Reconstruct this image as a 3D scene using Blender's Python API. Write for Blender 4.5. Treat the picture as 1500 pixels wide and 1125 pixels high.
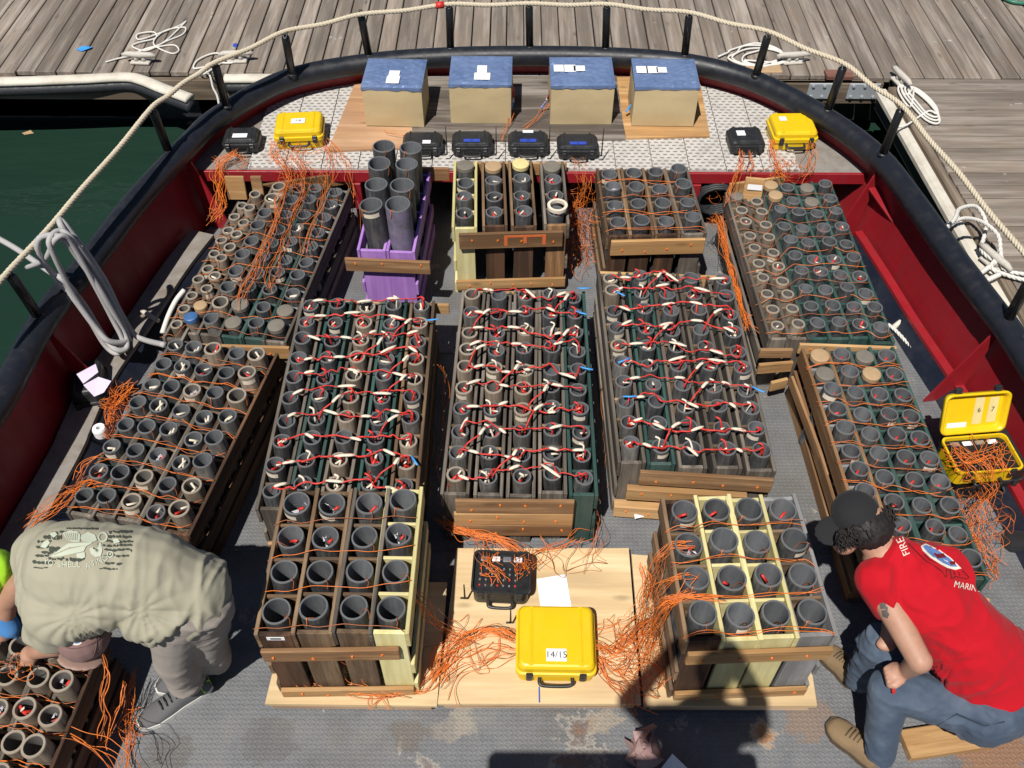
import bpy, bmesh, math, random
import numpy as np
from mathutils import Vector, Matrix, Quaternion, noise as mnoise
from mathutils.bvhtree import BVHTree

for o in list(bpy.data.objects):
    bpy.data.objects.remove(o)
SC = bpy.context.scene
COL = SC.collection
random.seed(11)
R = math.radians

# ------------------------------------------------------------------ camera
F_PX, CX, CY = 1350.0, 750.0, 562.5
def _n(v): return v / np.linalg.norm(v)
_yc = _n(np.array([758 - CX, 990 + CY, F_PX]))
_ny = ((758 - CX) * (745 - CX) + F_PX ** 2) / (990 + CY)
_zc = -_n(np.array([745 - CX, -_ny, F_PX]))
_xc = np.cross(_yc, _zc)
if _xc[0] < 0: _xc = -_xc
RC = np.stack([_xc, _yc, _zc], 1)            # world -> camera (right, up, forward)
CAM = np.array([0.0, 0.0, 3.87])
def pw(x, y, z=0.0):
    """surveyed position (metres) of a spot on the horizontal level z"""
    d = RC.T @ np.array([x - CX, -(y - CY), F_PX])
    return Vector(CAM + (z - CAM[2]) / d[2] * d)
camd = bpy.data.cameras.new('camera')
camo = bpy.data.objects.new('camera', camd); COL.objects.link(camo)
camd.sensor_width = 36; camd.lens = F_PX / 1500 * 36
camd.clip_start = 0.02; camd.clip_end = 500
m = Matrix.Identity(4)
for i in range(3):
    m[i][0] = RC[0][i]; m[i][1] = RC[1][i]; m[i][2] = -RC[2][i]; m[i][3] = CAM[i]
camo.matrix_world = m
SC.camera = camo

# ------------------------------------------------------------------ light
SUN_EL, SUN_AZ = R(60.7), R(24.5)             # shadows run to +Y, 24.5 deg towards +X
W = bpy.data.worlds.new('World'); SC.world = W; W.use_nodes = True
nt = W.node_tree
sky = nt.nodes.new('ShaderNodeTexSky'); sky.sky_type = 'NISHITA'; sky.sun_disc = False
sky.sun_elevation = SUN_EL; sky.sun_rotation = math.pi + SUN_AZ
sky.air_density = 0.7; sky.dust_density = 0.3; sky.ozone_density = 1.0
nt.links.new(sky.outputs[0], nt.nodes['Background'].inputs[0])
nt.nodes['Background'].inputs[1].default_value = 0.05
sund = bpy.data.lights.new('sun', 'SUN'); sund.energy = 5.0; sund.angle = R(0.53); sund.color = (1, 0.955, 0.88)
suno = bpy.data.objects.new('sun', sund); COL.objects.link(suno)
_sd = Vector((math.sin(SUN_AZ) * math.cos(SUN_EL), math.cos(SUN_AZ) * math.cos(SUN_EL), -math.sin(SUN_EL)))
suno.rotation_euler = _sd.to_track_quat('-Z', 'Y').to_euler()
suno.location = (-3, -5, 9)
SC.view_settings.view_transform = 'Standard'; SC.view_settings.look = 'None'
SC.view_settings.exposure = 0.12; SC.view_settings.gamma = 1.0
SC.view_settings.use_curve_mapping = False
SC.cycles.max_bounces = 6; SC.cycles.diffuse_bounces = 3; SC.cycles.glossy_bounces = 2; SC.cycles.transmission_bounces = 2

# ------------------------------------------------------------------ materials
class NT:
    def __init__(s, name):
        s.m = bpy.data.materials.new(name); s.m.use_nodes = True
        s.t = s.m.node_tree; s.b = s.t.nodes['Principled BSDF']
        s.coord = s.t.nodes.new('ShaderNodeTexCoord')
    def n(s, typ, **kw):
        k = s.t.nodes.new(typ)
        for a, v in kw.items():
            if a.startswith('i_'):
                key = a[2:]; key = int(key) if key.isdigit() else key
                k.inputs[key].default_value = v
            else: setattr(k, a, v)
        return k
    def l(s, a, b): s.t.links.new(a, b)
    def noise(s, scale, vec=None, detail=4, rough=0.6):
        k = s.n('ShaderNodeTexNoise', i_Scale=scale, i_Detail=detail, i_Roughness=rough)
        if vec is not None: s.l(vec, k.inputs['Vector'])
        return k
    def ramp(s, fac, stops):
        k = s.t.nodes.new('ShaderNodeValToRGB'); e = k.color_ramp.elements
        while len(e) < len(stops): e.new(0.5)
        for el, (p, c) in zip(e, stops):
            el.position = p; el.color = tuple(c) + (1,) if len(c) == 3 else c
        s.l(fac, k.inputs[0]); return k
    def mix(s, fac, a, b, mode='MIX'):
        k = s.t.nodes.new('ShaderNodeMix'); k.data_type = 'RGBA'; k.blend_type = mode
        for sock, val in ((k.inputs['Factor'], fac), (k.inputs['A'], a), (k.inputs['B'], b)):
            if isinstance(val, (int, float)): sock.default_value = val
            elif isinstance(val, (tuple, list)): sock.default_value = tuple(val) + (1,) if len(val) == 3 else val
            else: s.l(val, sock)
        return k.outputs['Result']
    def math(s, op, a, b=0.0):
        k = s.t.nodes.new('ShaderNodeMath'); k.operation = op
        for i, v in enumerate((a, b)):
            if isinstance(v, (int, float)): k.inputs[i].default_value = v
            else: s.l(v, k.inputs[i])
        return k.outputs[0]
    def bump(s, h, strength=0.3, dist=0.01):
        k = s.n('ShaderNodeBump', i_Strength=strength, i_Distance=dist)
        s.l(h, k.inputs['Height']); s.l(k.outputs[0], s.b.inputs['Normal']); return k
    def mapping(s, vec, scale=(1, 1, 1), loc=(0, 0, 0), rot=(0, 0, 0)):
        k = s.t.nodes.new('ShaderNodeMapping'); s.l(vec, k.inputs[0])
        k.inputs[1].default_value = loc; k.inputs[2].default_value = rot; k.inputs[3].default_value = scale
        return k.outputs[0]
    def rnd(s):
        return s.t.nodes.new('ShaderNodeObjectInfo').outputs['Random']
    def objvec(s, amount=37.0):
        """object coordinates shifted by a random amount per object"""
        a = s.t.nodes.new('ShaderNodeVectorMath'); a.operation = 'ADD'
        r = s.math('MULTIPLY', s.rnd(), amount)
        c = s.t.nodes.new('ShaderNodeCombineXYZ')
        for i in range(3): s.l(r, c.inputs[i])
        s.l(s.coord.outputs['Object'], a.inputs[0]); s.l(c.outputs[0], a.inputs[1])
        return a.outputs[0]

def sc3(c, k): return tuple(min(1, x * k) for x in c)

def mat_plain(name, col, rough=0.5, metal=0.0, var=0.25, scale=30, bump=0.0, dirt=None, dirt_amt=0.5, dirt_scale=6, spec=0.5, coat=0.0):
    t = NT(name); v = t.objvec()
    n1 = t.noise(scale, v, 5, 0.65)
    c = t.mix(n1.outputs[0], sc3(col, 1 - var), sc3(col, 1 + var))
    if dirt:
        n2 = t.noise(dirt_scale, v, 6, 0.7)
        f = t.ramp(n2.outputs[0], [(0.45, (0, 0, 0)), (0.7, (dirt_amt,) * 3)])
        c = t.mix(f.outputs[0], c, dirt)
    t.l(c, t.b.inputs['Base Color'])
    t.b.inputs['Roughness'].default_value = rough; t.b.inputs['Metallic'].default_value = metal
    t.b.inputs['Specular IOR Level'].default_value = spec
    if coat: t.b.inputs['Coat Weight'].default_value = coat; t.b.inputs['Coat Roughness'].default_value = 0.15
    rr = t.ramp(n1.outputs[0], [(0.3, (max(0, rough - 0.12),) * 3), (0.7, (min(1, rough + 0.12),) * 3)])
    t.l(rr.outputs[0], t.b.inputs['Roughness'])
    if bump: t.bump(n1.outputs[0], bump, 0.004)
    return t.m

def mat_wood(name, c1, c2, grain=1.0, var=0.35, stain=None, stain_amt=0.5, rough=0.75, bump=0.35, knots=True, spots=None):
    """boards: grain runs along local X"""
    t = NT(name); v = t.objvec()
    g = t.noise(1.0, t.mapping(v, (1.5 * grain, 30 * grain, 30 * grain)), 8, 0.72)
    w = t.noise(1.0, t.mapping(v, (1.2, 9, 9)), 3, 0.5)
    f = t.mix(0.45, g.outputs[0], w.outputs[0])
    col = t.ramp(f, [(0.36, sc3(c1, 0.8)), (0.47, c1), (0.62, c2)]).outputs[0]
    if knots:
        vo = t.n('ShaderNodeTexVoronoi', i_Scale=1.0)
        t.l(t.mapping(v, (3.2, 9, 9)), vo.inputs['Vector'])
        k = t.ramp(vo.outputs['Distance'], [(0.05, (0.75,) * 3), (0.17, (0, 0, 0))])
        col = t.mix(k.outputs[0], col, sc3(c1, 0.55))
    if stain:
        s2 = t.noise(3.5, v, 6, 0.7)
        k = t.ramp(s2.outputs[0], [(0.45, (0, 0, 0)), (0.72, (stain_amt,) * 3)])
        col = t.mix(k.outputs[0], col, stain)
    if spots:
        s3 = t.noise(9, v, 4, 0.6)
        k = t.ramp(s3.outputs[0], [(0.68, (0, 0, 0)), (0.76, (0.8,) * 3)])
        col = t.mix(k.outputs[0], col, spots)
    br = t.math('ADD', t.math('MULTIPLY', t.rnd(), 2 * var), 1 - var)
    hs = t.t.nodes.new('ShaderNodeHueSaturation'); t.l(br, hs.inputs['Value']); t.l(col, hs.inputs['Color'])
    t.l(hs.outputs[0], t.b.inputs['Base Color'])
    t.b.inputs['Roughness'].default_value = rough; t.b.inputs['Specular IOR Level'].default_value = 0.25
    t.bump(g.outputs[0], bump, 0.004)
    return t.m

M = {}
M['dock'] = mat_wood('weathered_dock_wood', (0.18, 0.152, 0.128), (0.335, 0.29, 0.248), 0.8, 0.22, stain=(0.24, 0.17, 0.12), stain_amt=0.4, spots=(0.48, 0.46, 0.43), bump=0.5)
M['dock_red'] = mat_wood('reddish_dock_wood', (0.14, 0.06, 0.045), (0.27, 0.14, 0.11), 0.8, 0.1)
M['beam'] = mat_wood('old_beam_wood', (0.12, 0.09, 0.065), (0.26, 0.21, 0.16), 0.7, 0.2)
M['rackwood'] = mat_wood('rack_wood', (0.13, 0.08, 0.045), (0.31, 0.205, 0.12), 1.0, 0.28, stain=(0.09, 0.075, 0.065), stain_amt=0.55)
M['rackgrey'] = mat_wood('grey_rack_wood', (0.10, 0.085, 0.07), (0.24, 0.205, 0.17), 1.0, 0.25, stain=(0.07, 0.06, 0.055), stain_amt=0.6)
M['darkwood'] = mat_wood('dark_rack_wood', (0.05, 0.028, 0.018), (0.145, 0.075, 0.042), 1.0, 0.3)
M['planknew'] = mat_wood('new_plank_wood', (0.38, 0.21, 0.085), (0.60, 0.38, 0.18), 0.9, 0.16, stain=(0.30, 0.2, 0.12), stain_amt=0.35)
M['plankold'] = mat_wood('old_plank_wood', (0.20, 0.105, 0.048), (0.44, 0.265, 0.135), 0.9, 0.2, stain=(0.16, 0.11, 0.07), stain_amt=0.5)
M['ply'] = mat_wood('pale_plywood', (0.60, 0.44, 0.245), (0.75, 0.60, 0.37), 0.55, 0.06, stain=(0.55, 0.40, 0.23), stain_amt=0.5, bump=0.12)
M['plyedge'] = mat_wood('plywood_edge', (0.42, 0.27, 0.17), (0.62, 0.45, 0.30), 1.3, 0.05, bump=0.2)
M['plyorange'] = mat_wood('orange_plywood', (0.42, 0.24, 0.13), (0.58, 0.38, 0.23), 0.5, 0.05, bump=0.12, stain=(0.34, 0.22, 0.15), stain_amt=0.5)
M['greyboard'] = mat_wood('grey_weathered_board', (0.11, 0.09, 0.075), (0.30, 0.265, 0.235), 0.9, 0.1, bump=0.5)
M['green'] = mat_wood('green_painted_wood', (0.028, 0.065, 0.058), (0.05, 0.11, 0.095), 0.8, 0.2, stain=(0.10, 0.11, 0.10), stain_amt=0.5, knots=False, rough=0.55)
M['yellow_wood'] = mat_wood('yellow_painted_wood', (0.61, 0.54, 0.25), (0.76, 0.70, 0.38), 0.8, 0.08, stain=(0.4, 0.36, 0.22), stain_amt=0.45, knots=False, rough=0.55)
M['purple'] = mat_wood('purple_painted_wood', (0.34, 0.17, 0.50), (0.45, 0.25, 0.62), 0.7, 0.06, stain=(0.30, 0.16, 0.42), stain_amt=0.4, knots=False, rough=0.5, bump=0.15)
M['greypaint'] = mat_wood('grey_painted_wood', (0.20, 0.20, 0.205), (0.33, 0.33, 0.335), 0.8, 0.1, stain=(0.12, 0.11, 0.1), stain_amt=0.5, knots=False, rough=0.6)
def mat_tube(name, col, dust, rough=0.5):
    """scuffed pipe: blotches of dust, vertical streaks, a shade of its own for each pipe"""
    t = NT(name); v = t.objvec()
    st = t.noise(1.0, t.mapping(v, (55, 55, 5)), 5, 0.65); bl = t.noise(11, v, 6, 0.7); fi = t.noise(90, v, 3, 0.6)
    c = t.mix(bl.outputs[0], sc3(col, 0.6), sc3(col, 1.35))
    k = t.ramp(st.outputs[0], [(0.46, (0, 0, 0)), (0.66, (0.75,) * 3)]); c = t.mix(k.outputs[0], c, dust)
    k = t.ramp(bl.outputs[0], [(0.52, (0, 0, 0)), (0.70, (0.7,) * 3)]); c = t.mix(k.outputs[0], c, sc3(dust, 0.8))
    k = t.ramp(fi.outputs[0], [(0.66, (0, 0, 0)), (0.72, (0.6,) * 3)]); c = t.mix(k.outputs[0], c, sc3(dust, 1.5))
    hs = t.t.nodes.new('ShaderNodeHueSaturation'); t.l(t.math('ADD', t.math('MULTIPLY', t.rnd(), 0.6), 0.68), hs.inputs['Value']); t.l(c, hs.inputs['Color'])
    t.l(hs.outputs[0], t.b.inputs['Base Color'])
    rr = t.ramp(bl.outputs[0], [(0.3, (rough - 0.12,) * 3), (0.7, (rough + 0.15,) * 3)]); t.l(rr.outputs[0], t.b.inputs['Roughness'])
    t.bump(st.outputs[0], 0.15, 0.003)
    return t.m
M['tube_black'] = mat_tube('black_plastic_tube', (0.050, 0.053, 0.060), (0.145, 0.138, 0.125), 0.45)
M['tube_tan'] = mat_tube('dusty_tan_tube', (0.19, 0.148, 0.108), (0.33, 0.275, 0.215), 0.75)
M['tube_grey'] = mat_tube('scuffed_grey_tube', (0.11, 0.105, 0.10), (0.25, 0.228, 0.20), 0.6)
M['rim'] = mat_plain('worn_rim', (0.13, 0.134, 0.14), 0.55, var=0.35, scale=40, dirt=(0.10, 0.10, 0.105), dirt_amt=0.7, dirt_scale=20)
M['rim_tan'] = mat_plain('worn_tan_rim', (0.30, 0.255, 0.20), 0.7, var=0.3, scale=40, dirt=(0.2, 0.165, 0.125), dirt_amt=0.7, dirt_scale=20)
M['ash'] = mat_tube('ash_coated_bore', (0.135, 0.145, 0.16), (0.185, 0.19, 0.20), 0.6)
M['ash_tan'] = mat_plain('ash_coated_tan_bore', (0.15, 0.14, 0.13), 0.7, var=0.25, scale=20)
M['tube_purple'] = mat_plain('purple_dusted_tube', (0.20, 0.17, 0.25), 0.65, var=0.3, scale=16, dirt=(0.08, 0.075, 0.085), dirt_amt=0.85, dirt_scale=12)
M['tube_blue'] = mat_plain('blue_plastic', (0.05, 0.13, 0.30), 0.5, var=0.15)
M['cap_tan'] = mat_plain('cardboard_cap', (0.40, 0.27, 0.15), 0.8, var=0.2)
M['cap_grey'] = mat_plain('dusty_cap', (0.17, 0.15, 0.125), 0.8, var=0.3, scale=20)
M['cap_yellow'] = mat_plain('yellow_cap', (0.66, 0.55, 0.25), 0.7, var=0.12)
M['orange'] = mat_plain('orange_wire_plastic', (0.80, 0.20, 0.028), 0.45, var=0.25, scale=8)
M['orange_dark'] = mat_plain('dull_orange_wire', (0.42, 0.13, 0.045), 0.5, var=0.35, scale=8)
M['blackwire'] = mat_plain('black_wire_plastic', (0.015, 0.015, 0.016), 0.5)
M['red_paper'] = mat_plain('red_paper', (0.55, 0.03, 0.022), 0.5, var=0.25, scale=60, bump=0.3)
M['white_paper'] = mat_plain('cream_paper', (0.70, 0.62, 0.50), 0.65, var=0.12, scale=40, bump=0.3)
M['white'] = mat_plain('white_paper', (0.80, 0.80, 0.82), 0.6, var=0.04)
M['lilac'] = mat_plain('lilac_paper', (0.60, 0.52, 0.68), 0.7, var=0.04)
M['blue_tape'] = mat_plain('blue_tape', (0.03, 0.07, 0.42), 0.5, var=0.1)
M['blue_tag'] = mat_plain('light_blue_tape', (0.05, 0.30, 0.72), 0.5, var=0.1)
M['foil_bag'] = mat_plain('clear_film', (0.55, 0.53, 0.58), 0.15, var=0.3, scale=60, bump=0.6)
M['ink'] = mat_plain('black_ink', (0.02, 0.02, 0.02), 0.6)
def mat_hull(name, col, chip, streak, rough=0.42):
    t = NT(name); v = t.coord.outputs['Object']
    a_ = t.noise(3, v, 5, 0.6); st = t.noise(1.0, t.mapping(v, (14, 14, 1.2)), 6, 0.7); ch = t.noise(16, v, 7, 0.75)
    c = t.mix(a_.outputs[0], sc3(col, 0.78), sc3(col, 1.2))
    k = t.ramp(st.outputs[0], [(0.52, (0, 0, 0)), (0.74, (0.55,) * 3)]); c = t.mix(k.outputs[0], c, streak)
    k = t.ramp(ch.outputs[0], [(0.67, (0, 0, 0)), (0.70, (0.8,) * 3)]); c = t.mix(k.outputs[0], c, chip)
    t.l(c, t.b.inputs['Base Color']); rr = t.ramp(st.outputs[0], [(0.3, (rough - 0.1,) * 3), (0.7, (rough + 0.2,) * 3)]); t.l(rr.outputs[0], t.b.inputs['Roughness'])
    h = t.mix(0.5, a_.outputs[0], ch.outputs[0]); t.bump(h, 0.25, 0.006)
    return t.m
M['red'] = mat_hull('red_hull_paint', (0.28, 0.012, 0.019), (0.09, 0.03, 0.025), (0.15, 0.018, 0.018))
M['navy'] = mat_plain('navy_hull_paint', (0.012, 0.016, 0.03), 0.4, var=0.2, scale=6, dirt=(0.03, 0.032, 0.04), dirt_amt=0.6)
M['rail'] = mat_hull('black_rail_paint', (0.012, 0.014, 0.020), (0.09, 0.09, 0.095), (0.028, 0.028, 0.03), 0.38)
M['postblack'] = mat_plain('black_post_paint', (0.010, 0.010, 0.011), 0.35, var=0.3, scale=20)
M['ledge'] = mat_plain('worn_grey_ledge', (0.24, 0.22, 0.20), 0.7, var=0.3, scale=20, dirt=(0.15, 0.09, 0.05), dirt_amt=0.5, dirt_scale=8, bump=0.2)
M['yellow'] = mat_plain('yellow_case_plastic', (0.74, 0.49, 0.006), 0.42, var=0.05, scale=10, dirt=(0.6, 0.40, 0.02), dirt_amt=0.4, bump=0.05)
M['blackcase'] = mat_plain('black_case_plastic', (0.018, 0.019, 0.021), 0.42, var=0.25, scale=30, dirt=(0.06, 0.06, 0.06), dirt_amt=0.3, dirt_scale=20)
M['panel'] = mat_plain('black_panel', (0.012, 0.012, 0.013), 0.5)
M['chrome'] = mat_plain('silver_terminal', (0.55, 0.55, 0.56), 0.35, 0.8, var=0.2)
M['blue_foil'] = None
M['galv'] = mat_plain('galvanised_plate', (0.42, 0.46, 0.50), 0.45, 0.3, var=0.2, scale=12, dirt=(0.3, 0.28, 0.26), dirt_amt=0.5)
M['fender'] = mat_plain('chalky_white_rubber', (0.62, 0.58, 0.50), 0.7, var=0.15, scale=14, dirt=(0.32, 0.27, 0.2), dirt_amt=0.5, dirt_scale=5)
M['fender_black'] = mat_plain('black_rubber', (0.02, 0.022, 0.026), 0.6, var=0.3)
M['cleat'] = mat_plain('chalky_cleat', (0.50, 0.47, 0.42), 0.75, var=0.2, scale=40, bump=0.3)
M['rope_cream'] = mat_plain('cream_rope', (0.56, 0.49, 0.37), 0.85, var=0.2, scale=120, bump=0.5)
M['rope_white'] = mat_plain('white_rope', (0.66, 0.64, 0.60), 0.85, var=0.15, scale=150, bump=0.5)
M['rope_grey'] = mat_plain('grey_braided_hose', (0.40, 0.39, 0.39), 0.8, var=0.2, scale=160, bump=0.5)
M['kraft'] = None
M['skin'] = mat_plain('skin', (0.42, 0.235, 0.16), 0.55, var=0.16, scale=26, bump=0.12, dirt=(0.40, 0.17, 0.12), dirt_amt=0.45, dirt_scale=14)
M['hair'] = mat_plain('dark_hair', (0.012, 0.009, 0.008), 0.7, var=0.5, scale=40, bump=0.4)
M['sole'] = mat_plain('pale_sole', (0.60, 0.60, 0.56), 0.7)
M['sneaker'] = mat_plain('grey_sneaker_mesh', (0.10, 0.10, 0.105), 0.8, var=0.2, scale=150, bump=0.4)
M['neon'] = mat_plain('neon_green', (0.38, 0.75, 0.03), 0.6, var=0.1)
M['suede'] = mat_plain('tan_suede', (0.23, 0.155, 0.085), 0.9, var=0.2, scale=30, bump=0.2)
M['spray'] = mat_plain('orange_spray_paint', (0.62, 0.14, 0.04), 0.7, var=0.3, scale=60)
M['suede_dark'] = mat_plain('dark_suede', (0.09, 0.06, 0.035), 0.9, var=0.2)
M['rust'] = mat_plain('rust', (0.25, 0.13, 0.06), 0.85, var=0.4, scale=20)
M['bag'] = mat_plain('brown_film_bag', (0.30, 0.19, 0.18), 0.4, var=0.4, scale=25, bump=0.5)

def make_fabric(name, col, weave=500, var=0.12, fade=None):
    t = NT(name); v = t.coord.outputs['Object']
    n1 = t.noise(7, v, 5, 0.6); n2 = t.noise(weave, v, 2, 0.5)
    c = t.mix(n1.outputs[0], sc3(col, 1 - var), sc3(col, 1 + var))
    if fade:
        n3 = t.noise(4, v, 4, 0.6)
        k = t.ramp(n3.outputs[0], [(0.42, (0, 0, 0)), (0.66, (0.8,) * 3)])
        c = t.mix(k.outputs[0], c, fade)
    t.l(c, t.b.inputs['Base Color']); t.b.inputs['Roughness'].default_value = 0.9
    t.b.inputs['Specular IOR Level'].default_value = 0.15
    t.b.inputs['Sheen Weight'].default_value = 0.05
    h = t.mix(0.35, t.noise(11, v, 3, 0.5).outputs[0], n2.outputs[0])
    t.bump(h, 0.35, 0.006)
    return t.m
M['olive'] = make_fabric('olive_grey_shirt', (0.345, 0.325, 0.245), var=0.07)
M['redshirt'] = make_fabric('red_shirt', (0.45, 0.007, 0.016), var=0.08)
M['khaki'] = make_fabric('grey_trousers', (0.30, 0.265, 0.235), var=0.08)
M['denim'] = make_fabric('blue_denim', (0.055, 0.078, 0.118), weave=900, fade=(0.13, 0.165, 0.215))
M['capfab'] = make_fabric('mauve_cap', (0.22, 0.135, 0.125))
M['capdark'] = make_fabric('cap_seam', (0.13, 0.08, 0.075))
M['capvisor'] = make_fabric('tan_visor', (0.36, 0.24, 0.20))
M['capblack'] = make_fabric('black_cap', (0.022, 0.022, 0.024))
M['print_dark'] = make_fabric('dark_print', (0.06, 0.07, 0.055))
M['print_pale'] = make_fabric('pale_print', (0.50, 0.54, 0.43))
M['print_white'] = make_fabric('cream_print', (0.74, 0.68, 0.58))
M['print_maroon'] = make_fabric('maroon_print', (0.16, 0.008, 0.012))
M['print_blue'] = make_fabric('blue_print', (0.10, 0.20, 0.45))
M['seam'] = make_fabric('denim_seam', (0.03, 0.04, 0.06))
M['tattoo'] = mat_plain('tattoo_ink', (0.10, 0.09, 0.085), 0.55)
M['glove'] = make_fabric('blue_glove', (0.07, 0.22, 0.50))

def deck_mat():
    t = NT('grey_tread_deck'); v = t.coord.outputs['Object']
    big = t.noise(0.9, v, 6, 0.65); mid = t.noise(4.5, v, 6, 0.7); fine = t.noise(60, v, 3, 0.6)
    c = t.ramp(mid.outputs[0], [(0.25, (0.095, 0.098, 0.105)), (0.52, (0.15, 0.155, 0.165)), (0.75, (0.19, 0.185, 0.175))]).outputs[0]
    k = t.ramp(big.outputs[0], [(0.50, (0, 0, 0)), (0.62, (0.65,) * 3)])
    c = t.mix(k.outputs[0], c, (0.115, 0.105, 0.09))
    r = t.noise(2.1, t.mapping(v, (1, 1, 1), (5.3, 1.7, 0)), 7, 0.72)
    k2 = t.ramp(r.outputs[0], [(0.63, (0, 0, 0)), (0.71, (0.8,) * 3)])
    c = t.mix(k2.outputs[0], c, (0.21, 0.10, 0.045))
    k3 = t.ramp(r.outputs[0], [(0.60, (0, 0, 0)), (0.625, (0.75,) * 3), (0.65, (0, 0, 0))])
    c = t.mix(k3.outputs[0], c, (0.36, 0.32, 0.27))
    nz_ = t.math('MULTIPLY', t.math('SUBTRACT', t.noise(13, v, 5, 0.7).outputs[0], 0.5), 0.30)
    for (px, py, rad, colr, amt) in ((680, 1052, 0.045, (0.30, 0.27, 0.22), 0.7), (655, 1065, 0.04, (0.26, 0.23, 0.19), 0.6), (600, 1075, 0.06, (0.12, 0.10, 0.08), 0.6), (885, 1060, 0.04, (0.30, 0.25, 0.19), 0.7), (1122, 1075, 0.035, (0.42, 0.34, 0.24), 0.9), (1126, 1078, 0.015, (0.30, 0.13, 0.05), 0.8), (1450, 1095, 0.13, (0.24, 0.12, 0.06), 0.85), (1180, 1050, 0.08, (0.22, 0.14, 0.09), 0.6), (395, 1080, 0.09, (0.10, 0.095, 0.09), 0.5), (240, 1110, 0.08, (0.11, 0.10, 0.09), 0.6), (1390, 790, 0.12, (0.2, 0.15, 0.10), 0.6)):
        p_ = pw(px, py, 0)
        ds = t.t.nodes.new('ShaderNodeVectorMath'); ds.operation = 'DISTANCE'; t.l(v, ds.inputs[0]); ds.inputs[1].default_value = p_
        w_ = t.math('SUBTRACT', t.math('ADD', ds.outputs['Value'], nz_), rad)
        kk = t.ramp(w_, [(0.0, (amt,) * 3), (0.03, (0, 0, 0))]); c = t.mix(kk.outputs[0], c, colr)
    # raised lozenges of the tread plate
    sep = t.t.nodes.new('ShaderNodeSeparateXYZ'); t.l(t.mapping(v, (1, 1, 1), rot=(0, 0, R(45))), sep.inputs[0])
    def loz(sx, sy, ox, oy):
        a = t.math('SUBTRACT', t.math('FRACT', t.math('ADD', t.math('MULTIPLY', sep.outputs[0], sx), ox)), 0.5)
        b = t.math('SUBTRACT', t.math('FRACT', t.math('ADD', t.math('MULTIPLY', sep.outputs[1], sy), oy)), 0.5)
        d = t.math('ADD', t.math('POWER', t.math('MULTIPLY', a, 2.6), 2), t.math('POWER', t.math('MULTIPLY', b, 6.5), 2))
        return t.math('MAXIMUM', t.math('SUBTRACT', 1.0, d), 0.0)
    def loz2(sx, sy, ox, oy):
        a = t.math('SUBTRACT', t.math('FRACT', t.math('ADD', t.math('MULTIPLY', sep.outputs[0], sx), ox)), 0.5)
        b = t.math('SUBTRACT', t.math('FRACT', t.math('ADD', t.math('MULTIPLY', sep.outputs[1], sy), oy)), 0.5)
        d = t.math('ADD', t.math('POWER', t.math('MULTIPLY', a, 6.5), 2), t.math('POWER', t.math('MULTIPLY', b, 2.6), 2))
        return t.math('MAXIMUM', t.math('SUBTRACT', 1.0, d), 0.0)
    h = t.math('MAXIMUM', loz(34, 34, 0, 0), loz2(34, 34, 0.5, 0.5))
    hl = t.math('ADD', h, t.math('MULTIPLY', fine.outputs[0], 0.35))
    wear = t.ramp(h, [(0.35, (0, 0, 0)), (0.8, (0.16,) * 3)])
    c = t.mix(wear.outputs[0], c, (0.25, 0.25, 0.25))
    t.l(c, t.b.inputs['Base Color']); t.b.inputs['Roughness'].default_value = 0.62
    t.bump(hl, 0.5, 0.005)
    return t.m
M['deck'] = deck_mat()

def grate_mat():
    t = NT('white_slotted_grating'); v = t.coord.outputs['Object']
    sep = t.t.nodes.new('ShaderNodeSeparateXYZ'); t.l(v, sep.inputs[0])
    yi = t.math('MULTIPLY', sep.outputs[1], 30.0)
    row = t.math('FLOOR', yi)
    sh = t.math('MULTIPLY', t.math('FRACT', t.math('MULTIPLY', row, 0.5)), 1.0)
    a = t.math('SUBTRACT', t.math('FRACT', t.math('ADD', t.math('MULTIPLY', sep.outputs[0], 22.0), sh)), 0.5)
    b = t.math('SUBTRACT', t.math('FRACT', yi), 0.5)
    d = t.math('ADD', t.math('POWER', t.math('MULTIPLY', a, 3.1), 2), t.math('POWER', t.math('MULTIPLY', b, 5.0), 2))
    hole = t.ramp(d, [(0.75, (1, 1, 1)), (1.0, (0, 0, 0))])
    n1 = t.noise(14, t.objvec(), 6, 0.7)
    c = t.ramp(n1.outputs[0], [(0.3, (0.40, 0.38, 0.355)), (0.58, (0.55, 0.53, 0.505)), (0.80, (0.33, 0.25, 0.18))]).outputs[0]
    c = t.mix(hole.outputs[0], c, (0.25, 0.22, 0.195))
    t.l(c, t.b.inputs['Base Color']); t.b.inputs['Roughness'].default_value = 0.6
    inv = t.math('SUBTRACT', 1.0, hole.outputs[0])
    t.bump(inv, 0.9, 0.012)
    return t.m
M['grate'] = grate_mat()

def kraft_mat(name, c1, c2, bumpscale=7, bs=0.8, metal=0.0, rough=0.6):
    t = NT(name); v = t.objvec()
    n = t.noise(bumpscale, v, 5, 0.55); n2 = t.noise(bumpscale * 6, v, 4, 0.6)
    c = t.mix(n2.outputs[0], c1, c2)
    t.l(c, t.b.inputs['Base Color']); t.b.inputs['Roughness'].default_value = rough; t.b.inputs['Metallic'].default_value = metal
    vo = t.n('ShaderNodeTexVoronoi', i_Scale=bumpscale * 2.2, feature='DISTANCE_TO_EDGE'); t.l(v, vo.inputs['Vector'])
    rg = t.ramp(vo.outputs['Distance'], [(0.0, (1, 1, 1)), (0.12, (0.2,) * 3)])
    h = t.mix(0.4, n.outputs[0], rg.outputs[0])
    t.bump(h, bs, 0.02)
    return t.m
M['kraft'] = kraft_mat('kraft_paper', (0.50, 0.39, 0.215), (0.55, 0.435, 0.25), 3, 0.05)
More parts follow.
